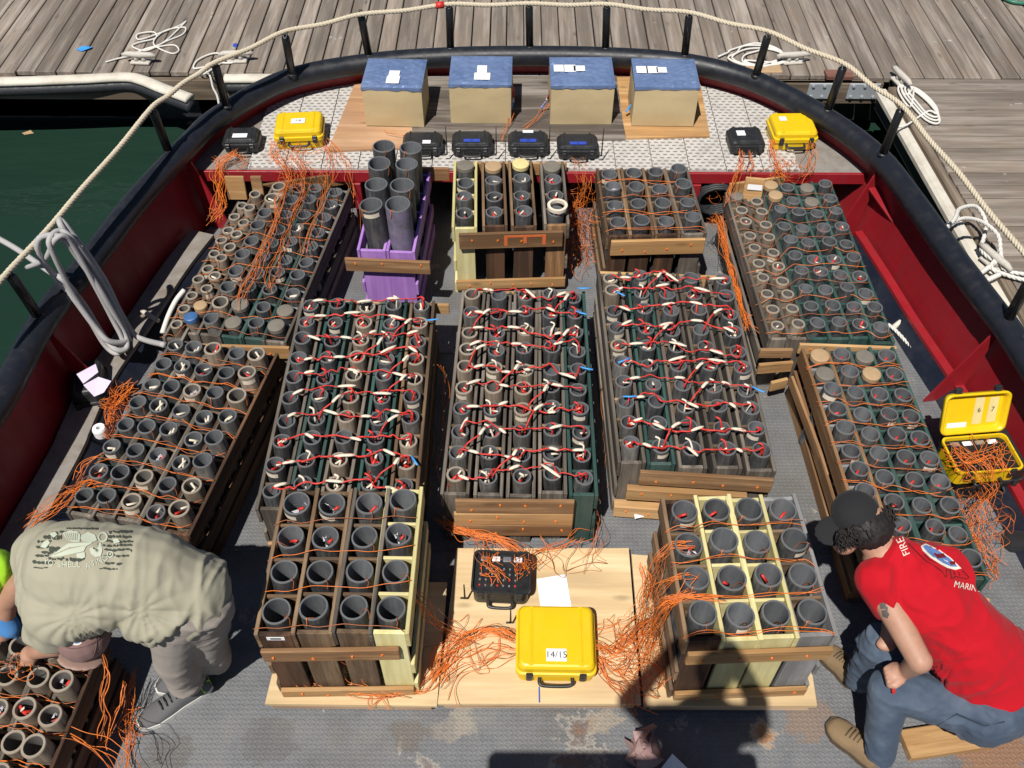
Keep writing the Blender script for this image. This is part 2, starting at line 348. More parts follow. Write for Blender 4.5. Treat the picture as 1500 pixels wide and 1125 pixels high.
def foil_mat():
    t = NT('blue_foil'); v = t.objvec()
    n = t.noise(13, v, 1.5, 0.45); n2 = t.noise(34, v, 1, 0.4); c = t.mix(t.noise(5, v, 3, 0.5).outputs[0], (0.10, 0.165, 0.34), (0.24, 0.33, 0.54))
    t.l(c, t.b.inputs['Base Color']); t.b.inputs['Metallic'].default_value = 0.3; t.b.inputs['Roughness'].default_value = 0.27
    t.bump(t.mix(0.35, n.outputs[0], n2.outputs[0]), 0.8, 0.02); return t.m
M['blue_foil'] = foil_mat()

def water_mat():
    t = NT('harbour_water'); v = t.coord.outputs['Object']
    n = t.noise(1.6, t.mapping(v, (0.7, 1.6, 1)), 4, 0.5); n2 = t.noise(0.5, v, 3, 0.5)
    c = t.mix(n2.outputs[0], (0.008, 0.024, 0.016), (0.016, 0.040, 0.028))
    t.l(c, t.b.inputs['Base Color']); t.b.inputs['Roughness'].default_value = 0.06
    t.b.inputs['IOR'].default_value = 1.33; t.b.inputs['Specular IOR Level'].default_value = 0.4
    t.bump(n.outputs[0], 0.5, 0.08)
    return t.m
M['water'] = water_mat()

# ------------------------------------------------------------------ mesh helpers
def link(o, parent=None):
    COL.objects.link(o)
    if parent is not None: o.parent = parent
    return o
def tag(o, label=None, cat=None, group=None, kind=None):
    if label: o['label'] = label
    if cat: o['category'] = cat
    if group: o['group'] = group
    if kind: o['kind'] = kind
    return o
def empty(name, loc, label=None, cat=None, group=None, kind=None):
    o = bpy.data.objects.new(name, None); o.location = loc; o.empty_display_size = 0.1
    COL.objects.link(o); return tag(o, label, cat, group, kind)
def rootloc(p):
    l = Vector((0, 0, 0))
    while p is not None: l = l + Vector(p.location); p = p.parent
    return l

class MB:
    def __init__(s): s.v = []; s.f = []; s.sm = []; s.mi = []
    def add(s, vs, fs, smooth=False, mi=0):
        b = len(s.v); s.v += [tuple(x) for x in vs]
        for q in fs: s.f.append(tuple(b + i for i in q)); s.sm.append(smooth); s.mi.append(mi)
    def box(s, c, hx, hy, hz, rot=None, ch=0.0, mi=0):
        vs, fs = box_data(hx, hy, hz, ch)
        c = Vector(c)
        if rot is not None: vs = [c + rot @ Vector(q) for q in vs]
        else: vs = [c + Vector(q) for q in vs]
        s.add(vs, fs, False, mi)
    def prism(s, poly, z0, z1, mi=0):
        n = len(poly)
        vs = [(p[0], p[1], z0) for p in poly] + [(p[0], p[1], z1) for p in poly]
        fs = [tuple(range(n - 1, -1, -1)), tuple(range(n, 2 * n))]
        fs += [(i, (i + 1) % n, n + (i + 1) % n, n + i) for i in range(n)]
        a = sum(poly[i][0] * poly[(i + 1) % n][1] - poly[(i + 1) % n][0] * poly[i][1] for i in range(n))
        if a < 0: fs = [tuple(reversed(q)) for q in fs]
        s.add(vs, fs, False, mi)
    def tube(s, pts, r, n=6, closed=False, caps=True, mi=0, squash=1.0):
        pts = [Vector(p) for p in pts]; k = len(pts)
        rs = r if isinstance(r, (list, tuple)) else [r] * k
        vs = []; prev = None
        for i, p in enumerate(pts):
            if closed: t = pts[(i + 1) % k] - pts[i - 1]
            else: t = pts[min(i + 1, k - 1)] - pts[max(i - 1, 0)]
            if t.length < 1e-9: t = Vector((0, 0, 1))
            t.normalize()
            if prev is None:
                u = Vector((0, 0, 1)).cross(t)
                if u.length < 1e-3: u = Vector((1, 0, 0)).cross(t)
            else:
                u = prev - t * prev.dot(t)
                if u.length < 1e-6: u = Vector((1, 0, 0)).cross(t)
            u.normalize(); prev = u; w = t.cross(u)
            for j in range(n):
                a = 2 * math.pi * j / n
                vs.append(p + u * (rs[i] * math.cos(a)) + w * (rs[i] * squash * math.sin(a)))
        fs = []
        m2 = k if closed else k - 1
        for i in range(m2):
            i2 = (i + 1) % k
            for j in range(n):
                fs.append((i * n + j, i * n + (j + 1) % n, i2 * n + (j + 1) % n, i2 * n + j))
        if caps and not closed:
            fs.append(tuple(range(n - 1, -1, -1))); fs.append(tuple(range((k - 1) * n, k * n)))
        s.add(vs, fs, True, mi)
    def lathe(s, prof, c=(0, 0, 0), n=24, mi=0, sharp=True):
        """prof list of (r, z); every segment gets its own rings so edges stay crisp"""
        c = Vector(c)
        for (r0, z0), (r1, z1) in zip(prof[:-1], prof[1:]):
            vs = []
            for (r, z) in ((r0, z0), (r1, z1)):
                for j in range(n):
                    a = 2 * math.pi * j / n
                    vs.append(c + Vector((r * math.cos(a), r * math.sin(a), z)))
            s.add(vs, [(j, (j + 1) % n, n + (j + 1) % n, n + j) for j in range(n)], True, mi)
    def disc(s, c, r, n=24, mi=0, dome=0.0):
        c = Vector(c)
        vs = [c + Vector((r * math.cos(2 * math.pi * j / n), r * math.sin(2 * math.pi * j / n), 0)) for j in range(n)]
        vs.append(c + Vector((0, 0, dome)))
        s.add(vs, [(j, (j + 1) % n, n) for j in range(n)], dome != 0, mi)
    def mesh(s, name, mats, off=None):
        me = bpy.data.meshes.new(name)
        vs = s.v if off is None else [(x - off[0], y - off[1], z - off[2]) for x, y, z in s.v]
        me.from_pydata(vs, [], s.f)
        me.polygons.foreach_set('use_smooth', s.sm)
        if not isinstance(mats, (list, tuple)): mats = [mats]
        for q in mats: me.materials.append(q)
        if any(s.mi): me.polygons.foreach_set('material_index', s.mi)
        me.update(); return me
    def build(s, name, mats, parent=None, loc=None):
        """vertices in world coordinates"""
        if loc is None:
            a = np.array(s.v); loc = Vector(((a[:, 0].min() + a[:, 0].max()) / 2, (a[:, 1].min() + a[:, 1].max()) / 2, a[:, 2].min()))
        o = bpy.data.objects.new(name, s.mesh(name, mats, loc))
        o.location = Vector(loc) - rootloc(parent)
        return link(o, parent)

def box_data(hx, hy, hz, ch=0.0):
    if ch <= 0:
        vs = [(x * hx, y * hy, z * hz) for x in (-1, 1) for y in (-1, 1) for z in (-1, 1)]
        return vs, [(0, 1, 3, 2), (4, 6, 7, 5), (0, 4, 5, 1), (2, 3, 7, 6), (0, 2, 6, 4), (1, 5, 7, 3)]
    ch = min(ch, hx * 0.9, hy * 0.9, hz * 0.9)
    vs = []; idx = {}
    for x in (-1, 1):
        for y in (-1, 1):
            for z in (-1, 1):
                for ax in range(3):
                    p = [x * hx, y * hy, z * hz]
                    for b in range(3):
                        if b != ax: p[b] -= (x, y, z)[b] * ch
                    idx[(x, y, z, ax)] = len(vs); vs.append(tuple(p))
    fs = []
    def face(keys):
        q = [idx[k] for k in keys]
        a, b, c = Vector(vs[q[0]]), Vector(vs[q[1]]), Vector(vs[q[2]])
        cen = sum((Vector(vs[i]) for i in q), Vector()) / len(q)
        if (b - a).cross(c - a).dot(cen) < 0: q.reverse()
        fs.append(tuple(q))
    for ax in range(3):
        o1, o2 = [i for i in range(3) if i != ax]
        for sg in (-1, 1):
            ks = []
            for (a, b) in ((-1, -1), (1, -1), (1, 1), (-1, 1)):
                k = [0, 0, 0]; k[ax] = sg; k[o1] = a; k[o2] = b; ks.append((k[0], k[1], k[2], ax))
            face(ks)
        for a in (-1, 1):
            for b in (-1, 1):
                k0 = [0, 0, 0]; k0[o1] = a; k0[o2] = b
                lo = list(k0); hi = list(k0); lo[ax] = -1; hi[ax] = 1
                face([(*lo, o1), (*hi, o1), (*hi, o2), (*lo, o2)])
    for x in (-1, 1):
        for y in (-1, 1):
            for z in (-1, 1):
                face([(x, y, z, 0), (x, y, z, 1), (x, y, z, 2)])
    return vs, fs

_bcache = {}
def board(name, parent, c, xdir, size, mat, zdir=(0, 0, 1), ch=0.002, rough=0.0):
    """a board: size = (length along xdir, width, height along zdir)"""
    key = (round(size[0], 3), round(size[1], 3), round(size[2], 3), mat.name, round(ch, 4))
    if key not in _bcache:
        b = MB(); b.box((0, 0, 0), size[0] / 2, size[1] / 2, size[2] / 2, ch=ch)
        _bcache[key] = b.mesh(name, mat)
    o = bpy.data.objects.new(name, _bcache[key])
    x = Vector(xdir).normalized(); z = Vector(zdir); z = (z - x * z.dot(x)).normalized(); y = z.cross(x)
    mt = Matrix((x, y, z)).transposed().to_4x4()
    mt.translation = Vector(c) - rootloc(parent)
    o.matrix_local = mt
    link(o, parent)
    o.matrix_local = mt
    return o

def catmull(pts, sub=6, closed=False):
    pts = [Vector(p) for p in pts]; n = len(pts); out = []
    rng = range(n) if closed else range(n - 1)
    for i in rng:
        if closed: p0, p1, p2, p3 = pts[i - 1], pts[i], pts[(i + 1) % n], pts[(i + 2) % n]
        else: p0, p1, p2, p3 = pts[max(i - 1, 0)], pts[i], pts[i + 1], pts[min(i + 2, n - 1)]
        for k in range(sub):
            t = k / sub
            out.append(0.5 * ((2 * p1) + (p2 - p0) * t + (2 * p0 - 5 * p1 + 4 * p2 - p3) * t * t + (3 * p1 - p0 - 3 * p2 + p3) * t ** 3))
    if not closed: out.append(pts[-1])
    return out

def resample(pts, step):
    out = [pts[0]]; acc = 0.0
    for a, b in zip(pts[:-1], pts[1:]):
        L = (b - a).length
        while acc + L >= step:
            t = (step - acc) / L; a = a + (b - a) * t; out.append(a); L = (b - a).length; acc = 0.0
            if L < 1e-9: break
        acc += L
    return out

def rope_mb(path, r, pitch, mb=None, seg=9, n=6):
    """three-strand laid rope"""
    mb = mb or MB()
    pts = resample(path, pitch / seg)
    strands = [[], [], []]; prev = None
    for i, p in enumerate(pts):
        t = (pts[min(i + 1, len(pts) - 1)] - pts[max(i - 1, 0)]).normalized()
        if prev is None:
            u = Vector((0, 0, 1)).cross(t)
            if u.length < 1e-3: u = Vector((1, 0, 0)).cross(t)
        else: u = prev - t * prev.dot(t)
        u.normalize(); prev = u; w = t.cross(u)
        for k in range(3):
            a = 2 * math.pi * (i / seg + k / 3)
            strands[k].append(p + (u * math.cos(a) + w * math.sin(a)) * r * 0.5)
    for s in strands: mb.tube(s, r * 0.56, n)
    return mb

def text_mesh(s, size, extrude=0.0):
    cu = bpy.data.curves.new('lettering', 'FONT'); cu.body = s; cu.size = size; cu.align_x = 'CENTER'; cu.align_y = 'CENTER'
    cu.extrude = extrude
    o = bpy.data.objects.new('lettering', cu); COL.objects.link(o)
    dg = bpy.context.evaluated_depsgraph_get()
    me = bpy.data.meshes.new_from_object(o.evaluated_get(dg))
    bpy.data.objects.remove(o); bpy.data.curves.remove(cu)
    return me

def local(mb, name, mats, parent, loc=(0, 0, 0), rot=None):
    o = bpy.data.objects.new(name, mb.mesh(name, mats)); o.location = loc
    if rot: o.rotation_euler = rot
    return link(o, parent)

# ================================================================== SETTING
# ---- water
mb = MB(); mb.add([(-60, -40, -0.42), (60, -40, -0.42), (60, 80, -0.42), (-60, 80, -0.42)], [(0, 1, 2, 3)])
tag(mb.build('water', M['water'], loc=(0, 0, -0.42)), kind='structure')

# ---- dock (main pier behind, finger pier on the right)
ZD = 0.15
dock = empty('dock', (0, 6.4, 0), kind='structure')
rd = random.Random(5)
x = -7.2
while x < 8.2:
    wd = 0.143 + rd.uniform(-0.012, 0.012)
    L = 4.4
    mat = M['dock']
    y0 = 6.345 + rd.uniform(-0.012, 0.012)
    if x > 2.62: y0 = 6.315
    board('plank', dock, (x + wd / 2, y0 + L / 2, ZD - 0.02 + rd.uniform(-0.003, 0.003)), (0, 1, 0), (L, wd - rd.uniform(0.006, 0.013), 0.04), mat, ch=0.004)
    x += wd
board('plank', dock, (pw(1225, 105, ZD).x, 6.33, ZD + 0.012), (1, 0, 0), (0.2, 0.1, 0.03), M['dock_red'])
y = 6.30; first = True
def edge_x(y): return 2.80 + (6.1 - y) * 0.053
while y > -3:
    wd = (0.165 if first else 0.145 + rd.uniform(-0.01, 0.01)); first = False
    xs = edge_x(y) + 0.07
    board('plank', dock, ((xs + 8.2) / 2, y - wd / 2, ZD - 0.02 + rd.uniform(-0.003, 0.003)), (1, 0, 0), (8.2 - xs, wd - rd.uniform(0.005, 0.011), 0.04), M['dock'], ch=0.004)
    y -= wd
# fascias and rubbing strakes
board('fascia', dock, (-2.2, 6.315, 0.03), (1, 0, 0), (10.0, 0.05, 0.17), M['beam'], ch=0.006)
board('fascia', dock, (2.2, 6.305, 0.03), (1, 0, 0), (1.1, 0.05, 0.17), M['beam'], ch=0.006)
p0 = Vector((edge_x(6.2), 6.2, 0.07)); p1 = Vector((edge_x(-3), -3, 0.07)); dd = (p1 - p0)
board('fascia', dock, (p0 + p1) / 2 + Vector((0.03, 0, 0)), dd, (dd.length, 0.06, 0.15), M['beam'], ch=0.006)
board('rubbing_strake', dock, (p0 + p1) / 2 + Vector((-0.045, 0, 0.03)), dd, (dd.length, 0.085, 0.07), M['fender'], ch=0.02)
board('rubbing_strake_backing', dock, (p0 + p1) / 2 + Vector((-0.03, 0, -0.06)), dd, (dd.length, 0.06, 0.10), M['fender_black'], ch=0.01)
def strip(pts, name='rubbing_strake'):
    path = catmull([pw(px, py, 0.105) + Vector((0, -0.02, 0)) for px, py in pts], 6)
    a = MB(); a.tube([p + Vector((0, -0.03, 0.012)) for p in path], 0.05, 12, squash=0.6); a.build(name, M['fender'], dock)
    b = MB(); b.tube([p + Vector((0, -0.04, -0.05)) for p in path], 0.045, 10); b.build('rubber_strip', M['fender_black'], dock)
strip([(-160, 119), (0, 117), (120, 113), (185, 110), (210, 114), (240, 126), (262, 134), (281, 141)])
strip([(332, 112), (380, 112), (440, 112), (520, 112)])
board('timber_pad', dock, pw(1117, 107, 0.12) + Vector((0, 0, 0)), (1, 0, 0), (0.28, 0.1, 0.09), M['cap_tan'], ch=0.01)
for cxp in (1200, 1258):
    c = pw(cxp, 119, 0.06); c.y = 6.272
    pl = board('bracket_plate', dock, c, (1, 0, 0), (0.235, 0.012, 0.13), M['galv'], ch=0.004)
    for sx in (-0.085, 0, 0.085):
        for sz in (-0.045, 0.045):
            bo = MB(); bo.lathe([(0.012, 0), (0.012, 0.01), (0.0, 0.012)], n=8)
            o = bpy.data.objects.new('bolt', bo.mesh('bolt', M['galv'])); o.location = (sx, -0.006, sz); o.rotation_euler = (R(90), 0, 0); link(o, pl)
for (a, b) in ((-6, -2.9), (-2.6, -1.6)):
    board('float', dock, ((a + b) / 2, 6.95, -0.27), (1, 0, 0), (b - a, 0.7, 0.36), M['fender_black'], ch=0.05)
board('float', dock, (4.2, 3, -0.27), (0, 1, 0), (7, 2.0, 0.36), M['fender_black'], ch=0.05)
board('float', dock, (1.5, 7.2, -0.3), (1, 0, 0), (13, 1.2, 0.4), M['fender_black'], ch=0.05)

# ---- cleats, mooring lines
def cleat(px, py, ang, label):
    c = pw(px, py, ZD + 0.004)
    root = empty('cleat', c, label, 'cleat', 'cleats on the dock'); root.rotation_euler = (0, 0, ang)
    a = MB(); a.tube([(-0.13, 0, 0.062), (-0.09, 0, 0.07), (0, 0, 0.066), (0.09, 0, 0.07), (0.13, 0, 0.062)], [0.012, 0.02, 0.024, 0.02, 0.012], 10); local(a, 'horn', M['cleat'], root)
    a = MB(); a.box((0, 0, 0.01), 0.075, 0.035, 0.01, ch=0.006); local(a, 'base', M['cleat'], root)
    for s in (-1, 1):
        a = MB(); a.tube([(0.03 * s, 0, 0.015), (0.028 * s, 0, 0.06)], [0.02, 0.015], 8); local(a, 'leg', M['cleat'], root)
cleat(207, 92, R(-4), 'chalky white cleat with a thin line strewn behind it, left on the dock')
cleat(348, 90, R(5), 'chalky cleat on the dock edge, its line hanging to the boat')
cleat(1160, 92, R(6), 'pale cleat beside the coil of line behind the bow, right')
cleat(1317, 122, R(105), 'white cleat at the corner of the side finger dock')
cleat(1452, 388, R(115), 'white cleat on the finger dock, wrapped by the boat mooring rope')

def line_px(name, pts, z, r, mat, label, cat='rope', group=None, sub=7, twist=False, zs=None):
    P = []
    for i, (a, b) in enumerate(pts):
        zz = zs[i] if zs else z
        P.append(pw(a, b, zz))
    path = catmull(P, sub)
    m_ = MB()
    if twist: rope_mb(path, r, r * 7, m_, 8, 5)
    else: m_.tube(path, r, 7)
    return tag(m_.build(name, mat), label, cat, group)
zr = ZD + 0.012
line_px('mooring_line', [(155, 91), (172, 86), (197, 80), (212, 72), (240, 62), (272, 32), (262, 38), (230, 50), (204, 58), (202, 50), (225, 47), (228, 56), (204, 62), (194, 68), (215, 74), (245, 60), (268, 50), (270, 40), (240, 46), (225, 64), (250, 78), (262, 74), (254, 66), (225, 70), (202, 76), (200, 86)], zr, 0.0065, M['rope_white'],
        'thin white line in loose loops on the left of the dock')
line_px('mooring_line', [(300, 98), (284, 100), (290, 88), (315, 78), (340, 84), (320, 92), (292, 104), (300, 108), (335, 86), (360, 84), (340, 92), (310, 92), (300, 100), (308, 112), (312, 128), (318, 140), (322, 158)], zr, 0.0075, M['rope_white'],
        'white line on the dock leading down to the left of the bow', zs=[zr] * 13 + [0.14, 0.3, 0.45, 0.55])
pts = []
for k in range(4):
    for a in range(0, 360, 40):
        s = 1 - 0.08 * k; wob = 4 * math.sin(a * 0.05 + k * 2.1)
        pts.append((1105 + k * 5 + 40 * s * math.cos(R(a + 200)) + wob, 80 + k * 1.5 + 16 * s * math.sin(R(a + 200)) + wob * 0.3))
pts = [(1052, 83), (1068, 76)] + pts + [(1140, 92), (1165, 90), (1182, 86)]
line_px('mooring_line', pts, zr + 0.006, 0.0075, M['rope_white'], 'oval coil of white line on the dock behind the bow, right', sub=4)
pts = []
for k in range(4):
    for a in range(0, 360, 45):
        t_ = R(a + 100); s = 1 - 0.1 * k
        u, v_ = 40 * s * math.cos(t_), 12 * s * math.sin(t_)
        ca, sa = math.cos(R(42)), math.sin(R(42))
        pts.append((1346 + k * 2 + u * ca - v_ * sa, 153 + u * sa + v_ * ca - k * 2))
line_px('mooring_line', [(1316, 118), (1326, 140), (1338, 130)] + pts + [(1330, 182), (1316, 186)], zr + 0.006, 0.008, M['rope_white'], 'coil of white line by the corner of the finger dock', sub=4)
line_px('mooring_rope', [(1375, 345), (1398, 322), (1406, 306), (1430, 303), (1444, 325), (1442, 345), (1438, 366), (1455, 380), (1466, 372), (1452, 392), (1478, 404), (1500, 410), (1530, 420)], 0, 0.013, M['rope_white'],
        'thick white rope looped from the boat rail over the finger dock to the cleat', twist=True,
        zs=[0.55, 0.5, 0.42, 0.35, 0.28, 0.22, 0.2, 0.2, 0.2, 0.21, 0.18, 0.18, 0.18])
line_px('mooring_rope', [(1383, 332), (1412, 320), (1440, 326), (1462, 345), (1466, 370), (1472, 395), (1505, 402)], 0, 0.013, M['rope_white'],
        'second white rope running flat from the rail to the finger dock cleat', twist=True,
        zs=[0.5, 0.42, 0.34, 0.27, 0.22, 0.19, 0.18])
def rope_stub(a, b, label):
    line_px('mooring_strap', [a, ((a[0] + b[0]) / 2, (a[1] + b[1]) / 2), b], 0.2, 0.016, M['rope_white'], label)
rope_stub((1430, 405), (1458, 384), 'upper short white strap from the cleat to the right rail')
rope_stub((1434, 416), (1464, 402), 'lower short white strap from the cleat to the right rail')
mb = MB(); c = pw(123, 73, ZD + 0.003)
mb.add([c + Vector(q) for q in ((-0.06, 0.01, 0), (-0.01, -0.03, 0.004), (0.05, 0.005, 0.012), (0.06, 0.04, 0.003), (-0.02, 0.045, 0.01), (-0.05, -0.01, 0.006))], [(0, 1, 2), (0, 2, 4), (2, 3, 4), (0, 5, 1)])
tag(mb.build('plastic_scrap', M['blue_tag']), 'crumpled turquoise plastic scrap lying on the dock', 'scrap')
mb = MB(); c = pw(344, 68, ZD + 0.003)
mb.add([c + Vector(q) for q in ((-0.015, 0.0, 0), (0.02, -0.02, 0.002), (0.008, 0.04, 0.01), (-0.02, 0.03, 0.004))], [(0, 1, 2), (0, 2, 3)])
tag(mb.build('plastic_scrap', M['blue_tape']), 'tiny dark blue plastic scrap on the dock planks', 'scrap')
mb = MB(); mb.tube(catmull([pw(1465, -6, zr + 0.01), pw(1478, 1, zr + 0.01), pw(1490, 4, zr + 0.01), pw(1520, 6, zr + 0.01)], 6), 0.016, 7)
tag(mb.build('garden_hose', mat_plain('green_hose', (0.03, 0.16, 0.10), 0.5)), 'green hose at the far right of the dock', 'hose')

# ================================================================== BOAT
ZR = 0.56
boat = empty('work_boat', (0, 3, 0), 'red and navy work boat, its open deck packed with mortar racks', 'boat')
rail_px = [(0, 587), (23, 545), (69, 462), (139, 374), (203, 291), (277, 212), (320, 172), (420, 117), (540, 93), (660, 84), (775, 82), (890, 84), (1005, 93), (1110, 121), (1210, 174), (1286, 231), (1336, 293), (1395, 376), (1454, 454), (1493, 509)]
rp = [pw(a, b, ZR) for a, b in rail_px]
rp = [Vector((-2.62, -1.2, ZR)), Vector((-2.58, 0.6, ZR)), Vector((-2.50, 1.9, ZR))] + rp + [Vector((2.62, 1.9, ZR)), Vector((2.68, 0.6, ZR)), Vector((2.72, -1.2, ZR))]
path = catmull(rp, 6)
def offset(path, d):
    out = []
    for i, p in enumerate(path):
        t = (path[min(i + 1, len(path) - 1)] - path[max(i - 1, 0)]); t.z = 0; t.normalize()
        nrm = Vector((t.y, -t.x, 0))            # to the inside: path runs left -> bow -> right
        out.append(p + nrm * d)
    return out
def at_z(path, z): return [Vector((p.x, p.y, z)) for p in path]
a = MB(); a.tube(path, 0.068, 14); a.build('gunwale_rail', M['rail'], boat)
def sheet(pa, pb, flip=False, mb=None, mi=0):
    mb = mb or MB(); n = len(pa)
    vs = list(pa) + list(pb)
    fs = [(i, i + 1, n + i + 1, n + i) for i in range(n - 1)]
    if flip: fs = [tuple(reversed(q)) for q in fs]
    mb.add(vs, fs, True, mi); return mb
inner_top = at_z(offset(path, -0.03), ZR - 0.03); inner_bot = [Vector((p.x, p.y, 0.0)) for p in (a_.lerp(b_, min(1, max(0, (a_.y - 4.6) / 0.5))) for a_, b_ in zip(offset(path, 0.035), offset(path, -0.035)))]
outer_top = at_z(offset(path, -0.05), ZR - 0.03); outer_bot = at_z(offset(path, -0.02), -0.6)
hb = MB(); sheet(inner_top, inner_bot, False, hb); sheet(inner_bot, at_z(offset(path, 0.0), -0.6), False, hb)
hb.build('bulwark_plating', M['red'], boat)
ob = MB(); sheet(outer_top, outer_bot, True, ob); ob.build('hull_side', M['navy'], boat)
# deck
dk = [p for p in at_z(offset(path, 0.04), 0.0)]
mb = MB(); mb.add(dk, [tuple(range(len(dk) - 1, -1, -1))]); mb.build('deck', M['deck'], boat, loc=(0, 0, 0))
# weld seams of the deck plates
for yy in (2.30, 3.6):
    board('weld_seam', boat, (0, yy, 0.002), (1, 0, 0), (4.3, 0.012, 0.006), M['deck'], ch=0.002)
# waterway ledges along the sides
def side_part(y0, y1, left):
    return [p for p in path if y0 <= p.y <= y1 and ((p.x < 0) == left)]
for left in (True, False):
    sp = side_part(-1.0, 4.62, left)
    def off(d, z):
        full = {i: q for i, q in enumerate(offset(path, d))}
        idx = [i for i, p in enumerate(path) if -1.0 <= p.y <= 4.62 and ((p.x < 0) == left)]
        return [Vector((full[i].x, full[i].y, z)) for i in idx]
    w_ = 0.205 if left else 0.095
    m1 = MB(); sheet(off(0.045, 0.115), off(w_, 0.115), False, m1); sheet(off(w_, 0.115), off(w_, 0.09), False, m1)
    m1.build('side_ledge', M['ledge'] if left else M['red'], boat)
    m1 = MB(); sheet(off(w_ - 0.008, 0.095), off(w_ + 0.07, 0.003), False, m1); m1.build('margin_plate', M['navy'], boat)
# gussets
def gusset(y0, left, reach, ztop=0.5, mat='red', skew=0.0):
    idx = min((i for i, p in enumerate(path) if (p.x < 0) == left), key=lambda i: abs(path[i].y - y0))
    p = path[idx]; t = (path[idx + 1] - path[idx - 1]); t.z = 0; t.normalize(); nrm = Vector((t.y, -t.x, 0)); th = t * 0.006
    if left: sk = t * skew
    else: sk = -t * skew
    A = Vector((p.x, p.y, ztop)) + nrm * 0.01; B = Vector((p.x, p.y, 0.004)) + nrm * 0.045; Cc = B + nrm * reach + sk; D = A + nrm * 0.035
    vs = [q + s * th for s in (-1, 1) for q in (A, B, Cc, D)]
    g = MB(); g.add(vs, [(0, 1, 2, 3), (7, 6, 5, 4), (0, 4, 5, 1), (1, 5, 6, 2), (2, 6, 7, 3), (3, 7, 4, 0)]); g.build('gusset', M[mat], boat)
gusset(4.66, False, 0.16, skew=0.0); gusset(3.26, False, 0.19); gusset(1.9, False, 0.24)
gusset(4.70, True, 0.17); gusset(3.25, True, 0.18); gusset(1.9, True, 0.2)
pA, pB = pw(1276, 272, 0.40), pw(1322, 337, 0.30)
dv = (pB - pA); dv.z = 0
board('stowage_bar', boat, (pA + pB) / 2, pB - pA, ((pB - pA).length, 0.06, 0.014), M['red'])
# bow platform
ZP = 0.40; YE = 4.78
bowi = [i for i, p in enumerate(path) if p.y > YE + 0.02]
bc = [offset(path, -0.033)[i] for i in bowi]
poly = [(bc[0].x - 0.02, YE)] + [(p.x, p.y) for p in bc] + [(bc[-1].x + 0.02, YE)]
mb = MB(); mb.prism(poly[::-1], ZP - 0.02, ZP); plat = mb.build('bow_platform', M['ledge'], boat)
board('platform_edge', boat, (0.09, YE - 0.012, ZP - 0.035), (1, 0, 0), (poly[-1][0] - poly[0][0] + 0.02, 0.02, 0.075), M['red'])
for px in (521, 672, 1022):
    c = pw(px, 275, ZP - 0.08)
    board('platform_leg', boat, (c.x, YE - 0.01, 0.162), (0, 0, 1), (0.32, 0.05, 0.05), M['red'], zdir=(0, 1, 0))
board('platform_bulkhead', boat, (0.05, 5.35, 0.18), (1, 0, 0), (3.2, 0.02, 0.36), M['navy'])
def curve_y(x):
    best = None
    for p, q in zip(bc[:-1], bc[1:]):
        if min(p.x, q.x) <= x <= max(p.x, q.x) and abs(q.x - p.x) > 1e-6:
            t_ = (x - p.x) / (q.x - p.x); best = p.y + (q.y - p.y) * t_
    return best
gx = -1.66
while gx < 1.72:
    x0, x1 = gx + 0.003, gx + 0.227
    ya, yb, ym = curve_y(x0), curve_y(x1), curve_y((x0 + x1) / 2)
    if ya and yb:
        mb = MB(); mb.prism([(x0, YE + 0.004), (x1, YE + 0.004), (x1, yb - 0.01), ((x0 + x1) / 2, ym - 0.01), (x0, ya - 0.01)], ZP + 0.0005, ZP + 0.014)
        mb.build('grating_plank', M['grate'], plat)
    gx += 0.23
def sheet_px(name, poly_px, z, th, mat, parent=None, grain=(1, 0, 0)):
    mb = MB(); mb.prism([(pw(a, b, z + th).x, pw(a, b, z + th).y) for a, b in poly_px], z, z + th)
    return mb.build(name, mat, parent)
tag(sheet_px('plywood_sheet', [(520, 121), (603, 114), (607, 216), (480, 221)], ZP + 0.016, 0.012, M['plyorange']), 'orange plywood sheet under the leftmost kraft box', 'plywood')
tag(sheet_px('plank_sheet', [(601, 112), (903, 110), (916, 203), (604, 206)], ZP + 0.0165, 0.016, M['greyboard']), 'grey weathered board under the two middle kraft boxes', 'board')
tag(sheet_px('plywood_sheet', [(900, 112), (1024, 112), (1040, 199), (917, 202)], ZP + 0.016, 0.013, M['planknew']), 'brown plywood sheet under the rightmost kraft box', 'plywood')

# stanchions and rope rail
post_px = [((57, 465), (12, 398)), ((247, 222), (222, 158)), ((332, 157), (314, 90)), ((428, 110), (417, 48)), ((540, 82), (528, 18)), ((660, 72), (658, 5)), ((776, 70), (775, 4)), ((887, 72), (889, 5)), ((1003, 82), (1010, 18)), ((1107, 112), (1126, 48)), ((1212, 163), (1237, 93)), ((1292, 228), (1322, 155)), ((1477, 467), (1508, 412))]
ZT = 0.93
for (b, t_) in post_px:
    B = pw(b[0], b[1], ZR + 0.05); T = pw(t_[0], t_[1], ZT)
    d = (T - B)
    m1 = MB(); m1.tube([B - d * 0.06, B + d * 0.9, B + d * 0.93], [0.026, 0.026, 0.016], 10); po = m1.build('stanchion', M['postblack'], boat)
    m1 = MB(); m1.tube([B + d * 0.0, B + d * 0.06], [0.034, 0.026], 10); m1.build('weld_collar', M['rail'], po)
    ring = [T + Vector((0, 0.0, -0.012)) + Vector((0.012 * math.cos(k), 0.022 * math.sin(k), 0.022 * math.sin(k) * 0.8)) for k in np.linspace(0, 2 * math.pi, 10, endpoint=False)]
    m1 = MB(); m1.tube(ring, 0.006, 5, closed=True); m1.build('rope_eye', M['postblack'], po)
rope_pts = [(-60, 478), (12, 398), (120, 277), (222, 158), (268, 122), (314, 92), (417, 46), (528, 21), (658, 6), (775, 5), (889, 6), (1010, 18), (1126, 46), (1237, 93), (1322, 155), (1404, 252), (1500, 370), (1570, 455)]
